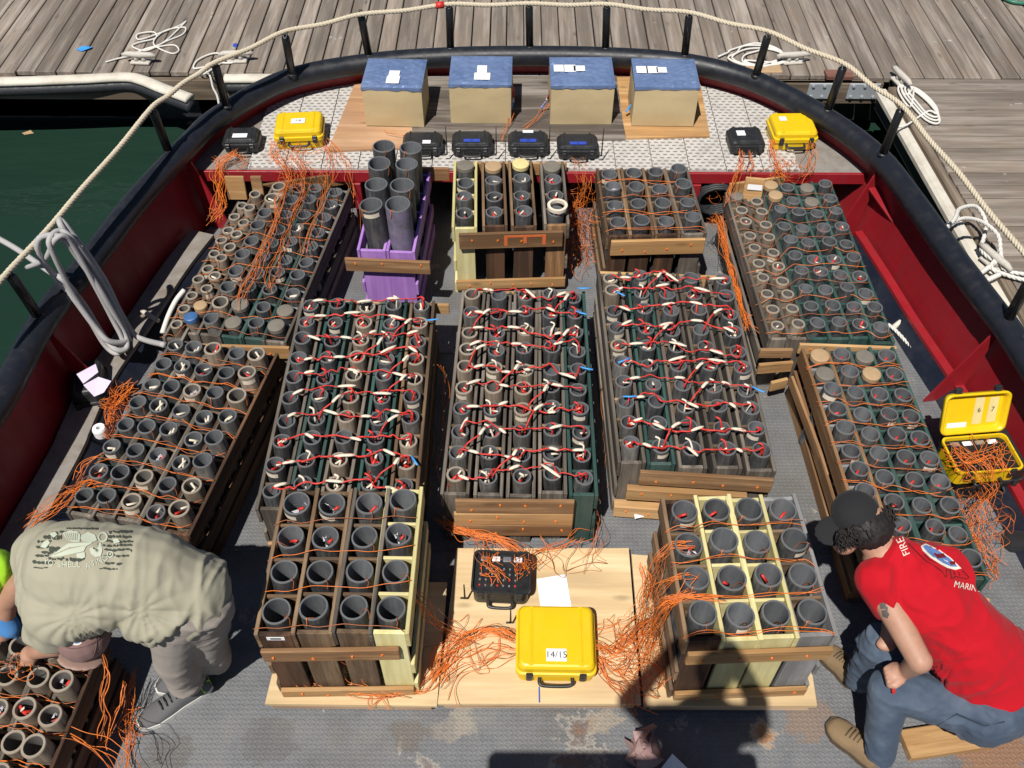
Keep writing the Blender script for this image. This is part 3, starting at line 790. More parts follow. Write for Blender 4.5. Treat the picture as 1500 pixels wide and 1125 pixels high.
rz = [0.93, 0.93, 0.915, 0.93, 0.925, 0.93, 0.93, 0.93, 0.93, 0.93, 0.93, 0.93, 0.93, 0.93, 0.93, 0.92, 0.93, 0.93]
_rp = [pw(a, b, z) for (a, b), z in zip(rope_pts, rz)]; _rq = []
for a_, b_ in zip(_rp[:-1], _rp[1:]): _rq += [a_, (a_ + b_) / 2 + Vector((0, 0, -0.009 * min(1, (b_ - a_).length / 0.5)))]
path_r = catmull(_rq + [_rp[-1]], 8)
rope_mb(path_r, 0.015, 0.07).build('rope_rail', M['rope_cream'], boat)
mb = MB(); c0, c1 = pw(638, 8, 0.93), pw(650, 7, 0.93); mb.tube([c0, c1], 0.022, 10); mb.build('tape_wrap', M['red_paper'], boat)
# upper deck the picture is taken from (behind the view) with its posts
board('upper_deck', boat, (-0.06, -0.75, 2.23), (1, 0, 0), (1.10, 1.92, 0.06), M['greypaint'], ch=0.02)
for px_, py_ in ((-0.55, 0.15), (0.43, 0.15), (-0.55, -1.6), (0.43, -1.6)):
    board('upper_deck_post', boat, (px_, py_ - 0.0, 1.1), (0, 0, 1), (2.2, 0.06, 0.06), M['navy'], zdir=(0, 1, 0)) if py_ < 0 else None

# ================================================================== MORTAR RACKS
_tubes = {}
def tube_mesh(r, h, wall, mat, cap=None):
    key = (round(r, 4), round(h, 3), round(wall, 4), mat.name, cap.name if cap else None)
    if key in _tubes: return _tubes[key]
    b = MB(); n = 28
    if cap is None:
        b.lathe([(r, -h), (r, -0.004)], n=n); b.lathe([(r, -0.004), (r - 0.002, 0), (r - wall + 0.001, 0), (r - wall, -0.003)], n=n, mi=2)
        b.lathe([(r - wall, -0.003), (r - wall, -h * 0.86)], n=n, mi=1); b.disc((0, 0, -h * 0.86), r - wall, n, 1)
        me = b.mesh('mortar_tube', [mat, M['ash_tan'] if mat is M['tube_tan'] else M['ash'], M['rim_tan'] if mat is M['tube_tan'] else M['rim']])
    else:
        b.lathe([(r, -h), (r, -0.004), (r - 0.003, 0)], n=n)
        b.lathe([(r + 0.002, -0.026), (r + 0.002, -0.003), (r - 0.004, 0.001)], n=n, mi=1); b.disc((0, 0, 0.001), r - 0.004, n, 1, dome=0.006)
        me = b.mesh('mortar_tube', [mat, cap])
    _tubes[key] = me; return me

# little things hanging in the tube mouths (shared variants)
_lead = {}
def lead_mesh(kind, var, r):
    key = (kind, var, round(r, 3))
    if key in _lead: return _lead[key]
    g = random.Random(sum(map(ord, kind)) * 31 + var * 17); b = MB(); mats = []
    if kind in ('orange', 'orangedrop'):
        a0 = g.uniform(-2.6, -0.6); ri = r - 0.012
        P = [(math.cos(a0 + 0.9) * ri * 0.3, math.sin(a0 + 0.9) * ri * 0.3, -0.09), (math.cos(a0 + 0.5) * ri * 0.7, math.sin(a0 + .5) * ri * 0.7, -0.03), (math.cos(a0) * (r - 0.002), math.sin(a0) * (r - 0.002), 0.006), (math.cos(a0) * (r + 0.006), math.sin(a0) * (r + 0.006), -0.012), (math.cos(a0 - 0.15) * (r + 0.007), math.sin(a0 - 0.15) * (r + 0.007), -0.05)]
        b.tube(catmull(P, 4), 0.0017, 4); mats = [M['orange_dark'] if g.random() < 0.6 else M['orange']]
        if kind == 'orangedrop':
            c = Vector((g.uniform(-.3, .3) * r, g.uniform(-.3, .3) * r, -0.06)); d = Vector((g.uniform(-1, 1), g.uniform(-1, 1), 0.7)).normalized()
            b.tube([c - d * 0.022, c + d * 0.024], 0.006, 6, mi=1); mats.append(M['red_paper'])
    elif kind == 'red':
        for k in range(2):
            c = Vector((g.uniform(-.4, .4) * r, g.uniform(-.4, .5) * r, -0.035)); d = Vector((g.uniform(-1, 1), g.uniform(-1, 1), 0.8)).normalized()
            b.tube([c - d * 0.035, c + d * 0.01, c + d * 0.036 + Vector((0.004, 0, 0))], [0.006, 0.0075, 0.005], 6, squash=0.6)
        c = Vector((g.uniform(-.4, .4) * r, g.uniform(-.2, .6) * r, -0.02)); d = Vector((g.uniform(-1, 1), g.uniform(-1, 1), 0.5)).normalized()
        b.tube([c - d * 0.02, c + d * 0.025], 0.0055, 6, mi=1, squash=0.6); mats = [M['red_paper'], M['white_paper']]
    elif kind == 'foil':
        for k in range(7):
            c = Vector((g.uniform(-.5, .5) * r, g.uniform(-.5, .5) * r, -0.05 + g.uniform(-0.01, 0.015))); s = 0.018
            q = [c + Vector((g.uniform(-s, s), g.uniform(-s, s), g.uniform(-0.012, 0.012))) for _ in range(4)]
            b.add(q, [(0, 1, 2), (0, 2, 3)], False, 0)
        c = Vector((0.1 * r, -0.1 * r, -0.04)); b.tube([c, c + Vector((0.02, 0.01, 0.008))], 0.006, 6, mi=1); mats = [M['foil_bag'], M['red_paper']]
    elif kind == 'white':
        for k in range(2):
            c = Vector((g.uniform(-.3, .3) * r, g.uniform(-.3, .3) * r, -0.03)); d = Vector((g.uniform(-1, 1), g.uniform(-1, 1), 0.4)).normalized()
            b.tube([c - d * 0.024, c + d * 0.028], 0.0055, 6)
        mats = [M['white_paper']]
    me = b.mesh('igniter_lead', mats); _lead[key] = me; return me

def line_fit_dir(a, b): 
    d = b - a; d.z = 0; return d.normalized()

def make_rack(label, zoom, cols, ztop, zrack, zbase=0.0, side=M['rackwood'], divm=M['rackwood'], front=(), back=(), lead=None, lead_p=0.6,
              end_gap=None, rows_wire=None, screws=True, full_side=False, seed=1, fuse=False, group='mortar racks on the deck'):
    """cols: dicts  s,e = first/last tube mouth in the zoomed survey picture, n, r, tube, frame, div, caps{row:mat}, boards front/back material"""
    ox, oy, sc = zoom; g = random.Random(seed)
    P = []
    for c in cols:
        s = pw(ox + c['s'][0] / sc, oy + c['s'][1] / sc, ztop); e = pw(ox + c['e'][0] / sc, oy + c['e'][1] / sc, ztop)
        n = c['n']; P.append([s + (e - s) * (i / (n - 1)) for i in range(n)])
    ctr = sum((p for l in P for p in l), Vector()) / sum(len(l) for l in P); ctr.z = zbase
    root = empty('mortar_rack', ctr, label, 'mortar rack', group)
    tubes = []
    ends_f, ends_b = [], []
    for ci, (c, pts) in enumerate(zip(cols, P)):
        r = c['r']; u = (pts[-1] - pts[0]); pitch = u.length / (len(pts) - 1); u.normalize(); sd = Vector((u.y, -u.x, 0))
        fm = c.get('frame', side); dm = c.get('div', divm)
        hw = r + 0.006 + 0.009
        A = pts[0] - u * (r + 0.022); B = pts[-1] + u * (r + 0.022); mid = (A + B) / 2; L = (B - A).length + 0.03
        hz = zrack - zbase
        for s in (-1, 1):
            if full_side or (ci == 0 and s == 1) or (ci == len(cols) - 1 and s == -1) or True:
                hb_ = min(0.11, hz * 0.3)
                for k, zc in enumerate(((zrack - hb_ / 2), (zbase + hz * 0.42), (zbase + 0.045))):
                    hh = (hb_, 0.085, 0.085)[k]
                    if k and not ((ci == 0 and s == 1) or (ci == len(cols) - 1 and s == -1)): continue
                    board('side_board', root, Vector((mid.x, mid.y, zc + g.uniform(-.004, .004))) + sd * (s * hw), u, (round(L, 2), 0.016, hh), fm)
        # dividers
        for i in range(len(pts) + 1):
            if i == 0: q = pts[0] - u * (pitch / 2 if pitch / 2 < r + 0.03 else r + 0.02)
            elif i == len(pts): q = pts[-1] + u * (pitch / 2 if pitch / 2 < r + 0.03 else r + 0.02)
            else: q = (pts[i - 1] + pts[i]) / 2
            hd = hz - 0.012 - g.uniform(0, 0.006)
            if 0 < i < len(pts):
                hd2 = 0.16
                board('divider', root, Vector((q.x, q.y, zbase + hd - hd2 / 2)), sd, (round(2 * hw - 0.018, 3), 0.014, hd2), dm)
            else:
                em = c.get('end', fm)
                board('end_board', root, Vector((q.x, q.y, zbase + hd / 2 + 0.002)), (0, 0, 1), (round(hd, 3), round(2 * hw - 0.0175, 3), 0.018), em, zdir=u)
        ends_b.append((A, u, hw)); ends_f.append((B, u, hw))
        # tubes
        for i, p in enumerate(pts):
            capm = c.get('caps', {}).get(i)
            tm = c['tube']
            if isinstance(tm, (list, tuple)): tm = g.choice(tm)
            h = ztop - zbase - 0.02
            me = tube_mesh(r, h, 0.0085 if tm is not M['tube_tan'] else 0.011, tm, capm)
            o = bpy.data.objects.new('mortar_tube', me)
            jz = g.uniform(-0.018, 0.014) + c.get('dz', 0)
            o.location = p + Vector((g.uniform(-.004, .004), g.uniform(-.004, .004), jz)) - ctr
            o.rotation_euler = (R(g.gauss(0, 1.8)), R(g.gauss(0, 1.8)), g.uniform(0, 6.28)); ks = g.uniform(0.96, 1.035); o.scale = (ks, ks, 1)
            link(o, root); tubes.append((ci, i, p, o))
            if capm is None and g.random() < 0.13:
                kk = ('label', round(r, 3))
                if kk not in _lead:
                    lb = MB(); aa = [-0.7 + 1.4 * q / 8 for q in range(9)]
                    lb.add([((r + 0.0012) * math.cos(q), (r + 0.0012) * math.sin(q), z_) for z_ in (-0.045, -0.018) for q in aa], [(q, q + 1, 10 + q, 9 + q) for q in range(8)], True)
                    _lead[kk] = lb.mesh('tape_label', M['white_paper'])
                tl = bpy.data.objects.new('tape_label', _lead[kk]); tl.rotation_euler = (0, 0, -o.rotation_euler.z - 1.57 + g.uniform(-.7, .7)); link(tl, o)
            lk = c.get('lead', lead)
            if lk and capm is None and g.random() < lead_p:
                k = g.choice(lk)
                q = bpy.data.objects.new('igniter_lead', lead_mesh(k, g.randrange(6), r)); q.rotation_euler = (0, 0, -o.rotation_euler.z + g.uniform(-.5, .5)); link(q, o)
    # cross planks in front and behind
    def planks(ends, spec, sgn):
        if not spec: return
        a, b = ends[0][0], ends[-1][0]
        d = line_fit_dir(a, b); nrm = Vector((d.y, -d.x, 0))
        if nrm.dot(ends[0][1]) * sgn < 0: nrm = -nrm
        far = max((e[0] - a).dot(nrm) for e in ends) + 0.018
        for (z0, h, ex0, ex1, mat, t, tilt) in spec:
            aa = a - d * (ends[0][2] + ex0); bb = b + d * (ends[-1][2] + ex1)
            mid = (aa + bb) / 2; k = (mid - a).dot(nrm); mid = mid + nrm * (far - k + t / 2)
            dv = (bb - aa); dv.z = 0; L = dv.length; dv.normalize(); dv.z = tilt
            pl = board('cross_plank', root, Vector((mid.x, mid.y, z0 + h / 2)), dv, (round(L, 3), t, h), mat, zdir=(0, 0, 1), ch=0.003)
            if screws:
                for k in range(max(3, int(L / 0.13))):
                    sx = -L / 2 + L * (k + 0.5 + g.uniform(-.2, .2)) / max(3, int(L / 0.13))
                    y_s = (t / 2 + 0.002)
                    side_s = -1 if (pl.matrix_local.to_3x3() @ Vector((0, 1, 0))).dot(nrm) < 0 else 1
                    sw = MB(); sw.box((0, 0, 0), 0.004, 0.003, 0.006)
                    if 'screw' not in _lead: _lead['screw'] = sw.mesh('screw', M['orange'])
                    so = bpy.data.objects.new('screw', _lead['screw']); so.location = (sx, side_s * y_s, g.uniform(-.25, .25) * h); so.rotation_euler = (0, g.uniform(-.6, .6), 0); link(so, pl)
    planks(ends_f, front, 1); planks(ends_b, back, -1)
    # thin igniter wires strung across the rows
    if rows_wire:
        nmax = max(c['n'] for c in cols)
        for i in range(nmax):
            row = [(l[i], cols[k]['r'], l[-1] - l[0]) for k, l in enumerate(P) if i < len(l) and cols[k].get('wire', True)]
            if len(row) < 2: continue
            for rep in range(rows_wire):
                Q = []
                for k, (p, r, uu) in enumerate(row):
                    un = uu.normalized(); sdv = Vector((un.y, -un.x, 0))
                    f = r + 0.012 + g.uniform(-.012, .012)
                    w = -1 if row[0][0].x < row[-1][0].x else 1
                    Q.append(p + un * f + sdv * (r * 0.6) + Vector((0, 0, zrack - ztop + 0.006 + g.uniform(0, 0.02))))
                    Q.append(p + un * (f + g.uniform(-.008, .008)) - sdv * (r * 0.5) + Vector((0, 0, zrack - ztop + 0.004 + g.uniform(0, .025))))
                Q.sort(key=lambda v: v.x)
                Q.insert(0, Q[0] + Vector((-0.05, g.uniform(-.02, .02), -0.02))); Q.append(Q[-1] + Vector((0.04, g.uniform(-.03, .03), -0.01)))
                w_ = MB(); w_.tube(catmull(Q, 3), 0.0015, 4); w_.build('igniter_wire', M['orange'] if g.random() < 0.55 else M['orange_dark'], root)
    # red and white quick match snaking from mouth to mouth
    if fuse:
        nmax = max(c['n'] for c in cols)
        for i in range(nmax):
            row = [(l[i], cols[k]['r']) for k, l in enumerate(P) if i < len(l)]
            row.sort(key=lambda v: v[0].x)
            wander = g.gauss(0, .015)
            Q = [row[0][0] + Vector((-0.004, 0.004, -0.03)), row[0][0] + Vector((0.01, g.uniform(-.01, .01), 0.012))]
            for (p, r), (p2, r2) in zip(row[:-1], row[1:]):
                drift = g.uniform(-.03, .03)
                for t_ in (0.18, 0.36, 0.55, 0.74, 0.95):
                    Q.append(p.lerp(p2, t_) + Vector((g.uniform(-.01, .01), g.gauss(0, .006) + wander + drift * t_, 0.014 + g.uniform(-0.004, 0.010))))
                wander = 0.5 * wander + g.gauss(0, .02)
            last = row[-1][0]
            Q += [last + Vector((0.012, g.uniform(-.015, .015), 0.018)), last + Vector((0.01, 0, -0.03))]
            path_f = catmull(Q, 3)
            f_ = MB(); rs = [0.0044 + 0.002 * mnoise.noise(Vector((k * 0.7, i * 3.1, 1.7))) for k in range(len(path_f))]
            f_.tube(path_f, rs, 6, squash=0.7); fo = f_.build('quick_match', M['red_paper'], root)
            k = g.randint(1, 9)
            while k < len(path_f) - 9:
                ln = g.randint(5, 8); sa, sb = path_f[k], path_f[k + ln]; seg = [sa.lerp(sb, q / 4) + Vector((0, 0, 0.004 + 0.002 * math.sin(q))) for q in range(5)]
                if g.random() < 0.45:
                    hw_ = Vector((g.uniform(-.02, .02), g.choice((-1, 1)) * g.uniform(.015, .035), 0.0)); seg = [p_ + hw_ * (q / 4) for q, p_ in enumerate(seg)]
                w_ = MB(); w_.tube(seg, [0.005] + [0.0088] * (len(seg) - 2) + [0.005], 6, squash=0.62); w_.build('paper_sleeve', M['white_paper'], fo)
                k += ln + g.randint(7, 20)
            if i + 1 < nmax and g.random() < 0.75:
                kc = g.randrange(len(row) - 1); dn = P[kc][i + 1] if i + 1 < len(P[kc]) else row[kc][0]
                a_ = row[kc + 1][0] + Vector((0, 0, 0.03)); b_ = dn + Vector((0.01, 0.0, 0.02)); m_ = (a_ + b_) / 2 + Vector((g.uniform(-.03, .03), g.uniform(-.02, .02), 0.022))
                cp = catmull([a_, a_.lerp(m_, 0.6) + Vector((0, 0.01, 0.008)), m_, b_.lerp(m_, 0.4), b_ + Vector((0, 0, -0.04))], 5)
                w_ = MB(); w_.tube(cp, 0.0042, 6, squash=0.7); w_.build('match_link', M['red_paper'], fo)
                w_ = MB(); w_.tube(cp[4:11], [0.005] + [0.0085] * 5 + [0.005], 6, squash=0.62); w_.build('paper_sleeve', M['white_paper'], fo)
            # short leads dropping into each mouth
            for (p, r) in row[1:]:
                if g.random() < 0.8:
                    s_ = p + Vector((g.uniform(-.5, .5) * r, g.uniform(-.2, .9) * r, 0.014)); e_ = p + Vector((g.uniform(-.4, .4) * r, g.uniform(-.4, .4) * r, -0.05))
                    w_ = MB(); w_.tube(catmull([s_ + Vector((-0.02, 0.01, 0.004)), s_, (s_ + e_) / 2 + Vector((0, 0, 0.012)), e_], 3), 0.0058, 6, squash=0.65)
                    w_.build('match_lead', M['red_paper'] if g.random() < 0.6 else M['white_paper'], fo)
            if g.random() < 0.4:
                s_ = row[0][0] if g.random() < 0.5 else row[-1][0]
                a_ = s_ + Vector((g.uniform(-.04, .05), g.uniform(-.05, .05), 0.02)); d_ = Vector((g.uniform(-.3, 1), g.uniform(-.8, .6), 0)).normalized()
                w_ = MB(); w_.tube([a_, a_ + d_ * 0.03, a_ + d_ * 0.065 + Vector((0, 0, 0.006))], 0.0055, 6, squash=0.6); w_.build('blue_tag', M['blue_tag'], fo)
    return root, P

TB, TT, TG = M['tube_black'], M['tube_tan'], M['tube_grey']
def C(s, e, n, r, tube, **kw): return dict(s=s, e=e, n=n, r=r, tube=tube, **kw)

# A back left
make_rack('long rack of tan and black tubes at the left, nearest the bow platform', (220, 230, 4.018), [
    C((535, 275), (148, 980), 10, 0.034, TT, frame=M['rackgrey']),
    C((620, 225), (240, 945), 10, 0.035, TT, caps={8: M['cap_tan'], 9: M['tube_blue']}, frame=M['rackgrey']),
    C((755, 165), (357, 950), 10, 0.044, [TT, TT, TG], frame=M['rackgrey']),
    C((870, 180), (482, 960), 10, 0.044, TB, frame=M['green'], div=M['green'], caps={8: M['cap_grey'], 9: M['cap_grey']}),
    C((972, 180), (618, 970), 10, 0.043, TB, frame=M['green'], div=M['green']),
    C((1092, 195), (745, 990), 10, 0.044, TB, frame=M['rackgrey'], div=M['greypaint'], caps={8: M['cap_grey'], 9: M['cap_grey']})],
    0.42, 0.378, lead=['orange', 'orange', 'orange', 'white', 'foil'], lead_p=0.55, rows_wire=1, seed=3,
    front=[(0.27, 0.085, -0.02, 0.02, M['planknew'], 0.018, 0)], back=[(0.29, 0.09, -0.1, 0.05, M['plankold'], 0.018, 0)])
# B middle left
make_rack('long rack of dark tubes at the left, over which the man in grey bends', (50, 480, 3.308), [
    C((680, 75), (240, 805), 8, 0.043, TB, frame=M['rackgrey'], div=M['green']),
    C((772, 90), (347, 810), 8, 0.043, TB, frame=M['rackgrey'], div=M['green']),
    C((868, 105), (465, 830), 8, 0.044, [TT, TB, TG], frame=M['rackgrey']),
    C((978, 120), (580, 880), 8, 0.044, TB, frame=M['rackgrey'], div=M['rackwood']),
    C((1083, 140), (705, 890), 8, 0.047, [TT, TT, TG], frame=M['darkwood'], dz=0.02)],
    0.42, 0.37, lead=['orange', 'white', 'white', 'foil', 'red'], lead_p=0.75, rows_wire=2, seed=4)
# C bottom left
make_rack('rack of tan tubes with foil-wrapped shells in the lower left corner', (0, 730, 2.847), [
    C((-45, 600), (-165, 1010), 4, 0.044, TT, frame=M['rackgrey']),
    C((88, 615), (-75, 1010), 4, 0.044, TT, frame=M['rackgrey']),
    C((205, 620), (-10, 1150), 5, 0.044, TT, frame=M['rackgrey']),
    C((310, 640), (80, 1175), 5, 0.046, TT, frame=M['darkwood'])],
    0.42, 0.355, lead=['foil', 'foil', 'red', 'orange'], lead_p=0.95, rows_wire=2, seed=5)
# D purple
make_rack('tall purple rack with eight wide black tubes', (510, 195, 7.5), [
    C((397, 140), (245, 758), 4, 0.067, TB, frame=M['purple'], div=M['purple'], end=M['purple']),
    C((683, 145), (540, 770), 4, 0.067, [TB, TB, TB, M['tube_purple']], frame=M['purple'], div=M['purple'], end=M['purple'])],
    0.74, 0.49, lead=['orange'], lead_p=0.9, seed=9,
    front=[(0.345, 0.09, 0.08, 0.09, M['plankold'], 0.02, -0.0)], back=[(0.42, 0.09, 0.05, 0.12, M['plankold'], 0.02, 0)])
# E centre back
make_rack('square rack with one yellow column and a tape roll, behind the centre', (480, 190, 3.947), [
    C((795, 203), (790, 478), 4, 0.049, TB, frame=M['yellow_wood'], div=M['yellow_wood'], caps={0: M['cap_grey']}, end=M['yellow_wood']),
    C((957, 203), (965, 470), 4, 0.049, TB, caps={0: M['cap_tan']}, end=M['darkwood']),
    C((1115, 198), (1132, 470), 4, 0.050, TB, caps={0: M['cap_yellow']}, end=M['darkwood']),
    C((1300, 203), (1322, 462), 4, 0.050, TB, frame=M['rackgrey'], caps={0: M['cap_grey']}, end=M['plankold'])],
    0.54, 0.505, lead=['red', 'red', 'white'], lead_p=0.7, seed=12,
    front=[(0.36, 0.11, -0.03, -0.03, M['plankold'], 0.02, 0), (0.04, 0.07, 0.0, 0.0, M['planknew'], 0.018, 0)], back=[(0.39, 0.09, 0, 0.03, M['planknew'], 0.018, 0)])
# F right of centre back
make_rack('square rack of sixteen black tubes with a fresh brown front plank, behind right', (840, 220, 5.627), [
    C((298, 178), (368, 575), 4, 0.049, TB, end=M['darkwood'], frame=M['rackwood']),
    C((500, 172), (560, 572), 4, 0.049, TB, end=M['darkwood']),
    C((682, 182), (770, 568), 4, 0.049, TB, end=M['darkwood']),
    C((870, 172), (983, 560), 4, 0.050, TB, frame=M['rackgrey'], end=M['rackgrey'], dz=0.015)],
    0.54, 0.505, lead=['orange', 'orange', 'orange', 'foil'], lead_p=0.85, rows_wire=2, seed=13,
    front=[(0.37, 0.105, -0.02, 0.0, M['planknew'], 0.02, 0)])
# G back right
gk = dict(frame=M['green'], div=M['green'])
make_rack('wide rack of tan and green-framed columns at the right, nearest the bow', (1030, 240, 4.017), [
    C((205, 183), (442, 938), 10, 0.036, TT, caps={0: M['cap_grey']}, frame=M['rackgrey']),
    C((317, 212), (560, 940), 10, 0.036, TT, frame=M['rackgrey']),
    C((400, 108), (678, 930), 10, 0.041, TB, caps={0: M['cap_tan'], 1: M['cap_tan']}, **gk),
    C((503, 128), (800, 935), 10, 0.042, TB, **gk),
    C((612, 130), (930, 930), 10, 0.042, TB, caps={0: M['cap_grey'], 1: M['cap_grey']}, **gk),
    C((717, 118), (1048, 955), 10, 0.042, TB, **gk)],
    0.42, 0.383, lead=['orange', 'orange', 'orangedrop', 'red'], lead_p=0.85, rows_wire=1, seed=14,
    front=[(0.29, 0.07, -0.16, 0.02, M['planknew'], 0.018, 0)], back=[(0.29, 0.09, -0.06, 0.03, M['planknew'], 0.018, 0)])
# H middle right
make_rack('green-framed rack at the right under the head of the man in red', (1100, 490, 3.125), [
    C((318, 88), (600, 930), 10, 0.046, TB, frame=M['plankold'], div=M['greypaint'], caps={0: M['cap_tan'], 1: M['cap_grey']}),
    C((420, 90), (735, 985), 10, 0.045, TB, **gk),
    C((523, 92), (885, 1005), 10, 0.045, TB, caps={0: M['cap_grey'], 1: M['cap_tan']}, **gk),
    C((628, 87), (1007, 1025), 10, 0.045, TB, **gk)],
    0.42, 0.383, lead=['orange', 'orangedrop', 'orangedrop'], lead_p=0.95, rows_wire=2, seed=15,
    front=[(0.24, 0.08, 0.0, 0.03, M['planknew'], 0.018, 0)])
# I, J, K long central racks
make_rack('long five-column rack laced with red match, left of the central one', (370, 420, 3.124), [
    C((265, 75), (85, 925), 10, 0.044, TB, frame=M['rackgrey']),
    C((392, 80), (228, 900), 10, 0.043, TB, **gk),
    C((525, 85), (378, 893), 10, 0.044, [TT, TT, TB], frame=M['rackgrey']),
    C((645, 80), (540, 893), 10, 0.043, TB, **gk),
    C((772, 85), (690, 903), 10, 0.044, [TT, TG], frame=M['rackwood'])],
    0.44, 0.40, lead=['red', 'red', 'white'], lead_p=0.5, fuse=True, seed=21,
    back=[(0.29, 0.07, 0.0, 0.08, M['planknew'], 0.018, 0)], front=[(0.02, 0.12, 0.0, 0.0, M['plankold'], 0.018, 0)])
make_rack('long five-column rack laced with red match on the boat centreline', (500, 375, 3.0), [
    C((578, 170), (502, 960), 10, 0.043, [TG, TT], frame=M['rackgrey']),
    C((693, 175), (648, 965), 10, 0.044, [TG, TT, TB], frame=M['rackgrey']),
    C((812, 170), (790, 970), 10, 0.044, [TG, TT, TB], frame=M['rackgrey']),
    C((920, 172), (930, 957), 10, 0.043, TB, frame=M['rackgrey']),
    C((1022, 177), (1065, 965), 10, 0.043, TB, **gk)],
    0.44, 0.40, lead=['red', 'red', 'white'], lead_p=0.5, fuse=True, seed=22,
    back=[(0.30, 0.07, 0.0, -0.06, M['planknew'], 0.018, 0)],
    front=[(0.29, 0.10, -0.06, -0.10, M['plankold'], 0.018, 0), (0.195, 0.09, -0.05, -0.10, M['planknew'], 0.018, 0), (0.10, 0.09, -0.05, -0.10, M['plankold'], 0.018, 0)])
make_rack('long five-column rack laced with red match, right of the central one', (860, 380, 2.886), [
    C((100, 68), (187, 780), 10, 0.043, [TG, TT, TG], frame=M['rackgrey']),
    C((222, 70), (313, 785), 10, 0.043, TB, **gk),
    C((330, 75), (445, 800), 10, 0.044, TB, frame=M['rackgrey']),
    C((440, 75), (592, 800), 10, 0.044, TB, frame=M['rackgrey']),
    C((572, 87), (735, 812), 10, 0.045, TB, frame=M['rackgrey'])],
    0.44, 0.40, lead=['red', 'red', 'white'], lead_p=0.5, fuse=True, seed=23,
    back=[(0.29, 0.08, -0.0, 0.02, M['planknew'], 0.018, 0)],
    front=[(0.27, 0.10, -0.10, 0.0, M['plankold'], 0.02, 0), (0.16, 0.085, -0.05, -0.10, M['planknew'], 0.034, 0), (0.03, 0.085, 0.0, -0.40, M['planknew'], 0.05, 0)])

# ---- rolling platforms at the front (plywood on castors)
ZPL = 0.09
def dolly(poly_px, label, z=ZPL):
    w = [pw(a, b, z) for a, b in poly_px]
    c = sum(w, Vector()) / len(w); c.z = 0
    root = empty('plywood_dolly', c, label, 'plywood', 'plywood platforms at the front of the deck')
    m1 = MB(); m1.prism([(p.x, p.y) for p in w], z - 0.018, z); m1.build('top_sheet', M['ply'], root)
    for a, b in zip(w, w[1:] + w[:1]):
        d = (b - a); d.z = 0; nrm = Vector((d.y, -d.x, 0)).normalized()
        if nrm.dot(c - a) < 0: nrm = -nrm
        mid = (a + b) / 2 + nrm * 0.021; mid.z = z - 0.018 - 0.019
        board('edge_batten', root, mid, d, (d.length - 0.05, 0.035, 0.0365), M['plyedge'])
    for k, p in enumerate(w):
        q = p.lerp(Vector((c.x, c.y, 0)), 0.13)
        m1 = MB(); m1.lathe([(0.0, -0.009), (0.018, -0.009), (0.018, 0.009), (0.0, 0.009)], n=14)
        o = bpy.data.objects.new('caster', m1.mesh('caster', M['fender_black'])); o.rotation_euler = (0, R(90), 0.3 * k); o.location = Vector((q.x, q.y, 0.018)) - c; link(o, root)
    return root
dolly([(432, 850), (655, 853), (640, 1034), (388, 1031)], 'plywood base under the front left rack')
dolly([(669, 803), (921, 803), (939, 1031), (641, 1031)], 'bare pale plywood platform carrying the numbered yellow case')
dolly([(925, 812), (1166, 830), (1197, 1034), (944, 1034)], 'plywood base under the front right rack')
# L, M front racks
make_rack('front left square rack of sixteen wide open tubes', (370, 700, 3.124), [
    C((200, 115), (110, 600), 4, 0.055, TB, end=M['darkwood']),
    C((357, 115), (280, 592), 4, 0.055, TB, end=M['rackwood']),
    C((533, 115), (463, 590), 4, 0.055, TB, end=M['rackwood'], frame=M['rackgrey']),
    C((685, 107), (630, 592), 4, 0.055, TB, frame=M['yellow_wood'], div=M['yellow_wood'], end=M['yellow_wood'])],
    0.66, 0.632, zbase=ZPL + 0.002, lead=['orange', 'orange', 'orangedrop', 'foil'], lead_p=1.0, rows_wire=1, seed=31,
    front=[(0.445, 0.085, 0.0, -0.04, M['plankold'], 0.02, 0.0), (0.10, 0.06, -0.01, -0.01, M['planknew'], 0.02, 0)])
make_rack('front right square rack of sixteen wide tubes with two yellow columns', (930, 710, 3.127), [
    C((225, 120), (313, 592), 4, 0.056, TB, end=M['darkwood'], frame=M['rackwood']),
    C((378, 107), (482, 590), 4, 0.056, TB, frame=M['yellow_wood'], div=M['yellow_wood'], end=M['yellow_wood']),
    C((528, 112), (645, 583), 4, 0.056, TB, frame=M['yellow_wood'], div=M['yellow_wood'], end=M['yellow_wood']),
    C((685, 107), (820, 572), 4, 0.057, TB, frame=M['greypaint'], div=M['rackwood'], end=M['greypaint'])],
    0.66, 0.628, zbase=ZPL + 0.002, lead=['orange', 'orange', 'orangedrop', 'foil'], lead_p=1.0, rows_wire=2, seed=32,
    front=[(0.475, 0.085, -0.01, 0.0, M['planknew'], 0.02, 0.0), (0.13, 0.06, -0.01, -0.01, M['planknew'], 0.02, 0)])

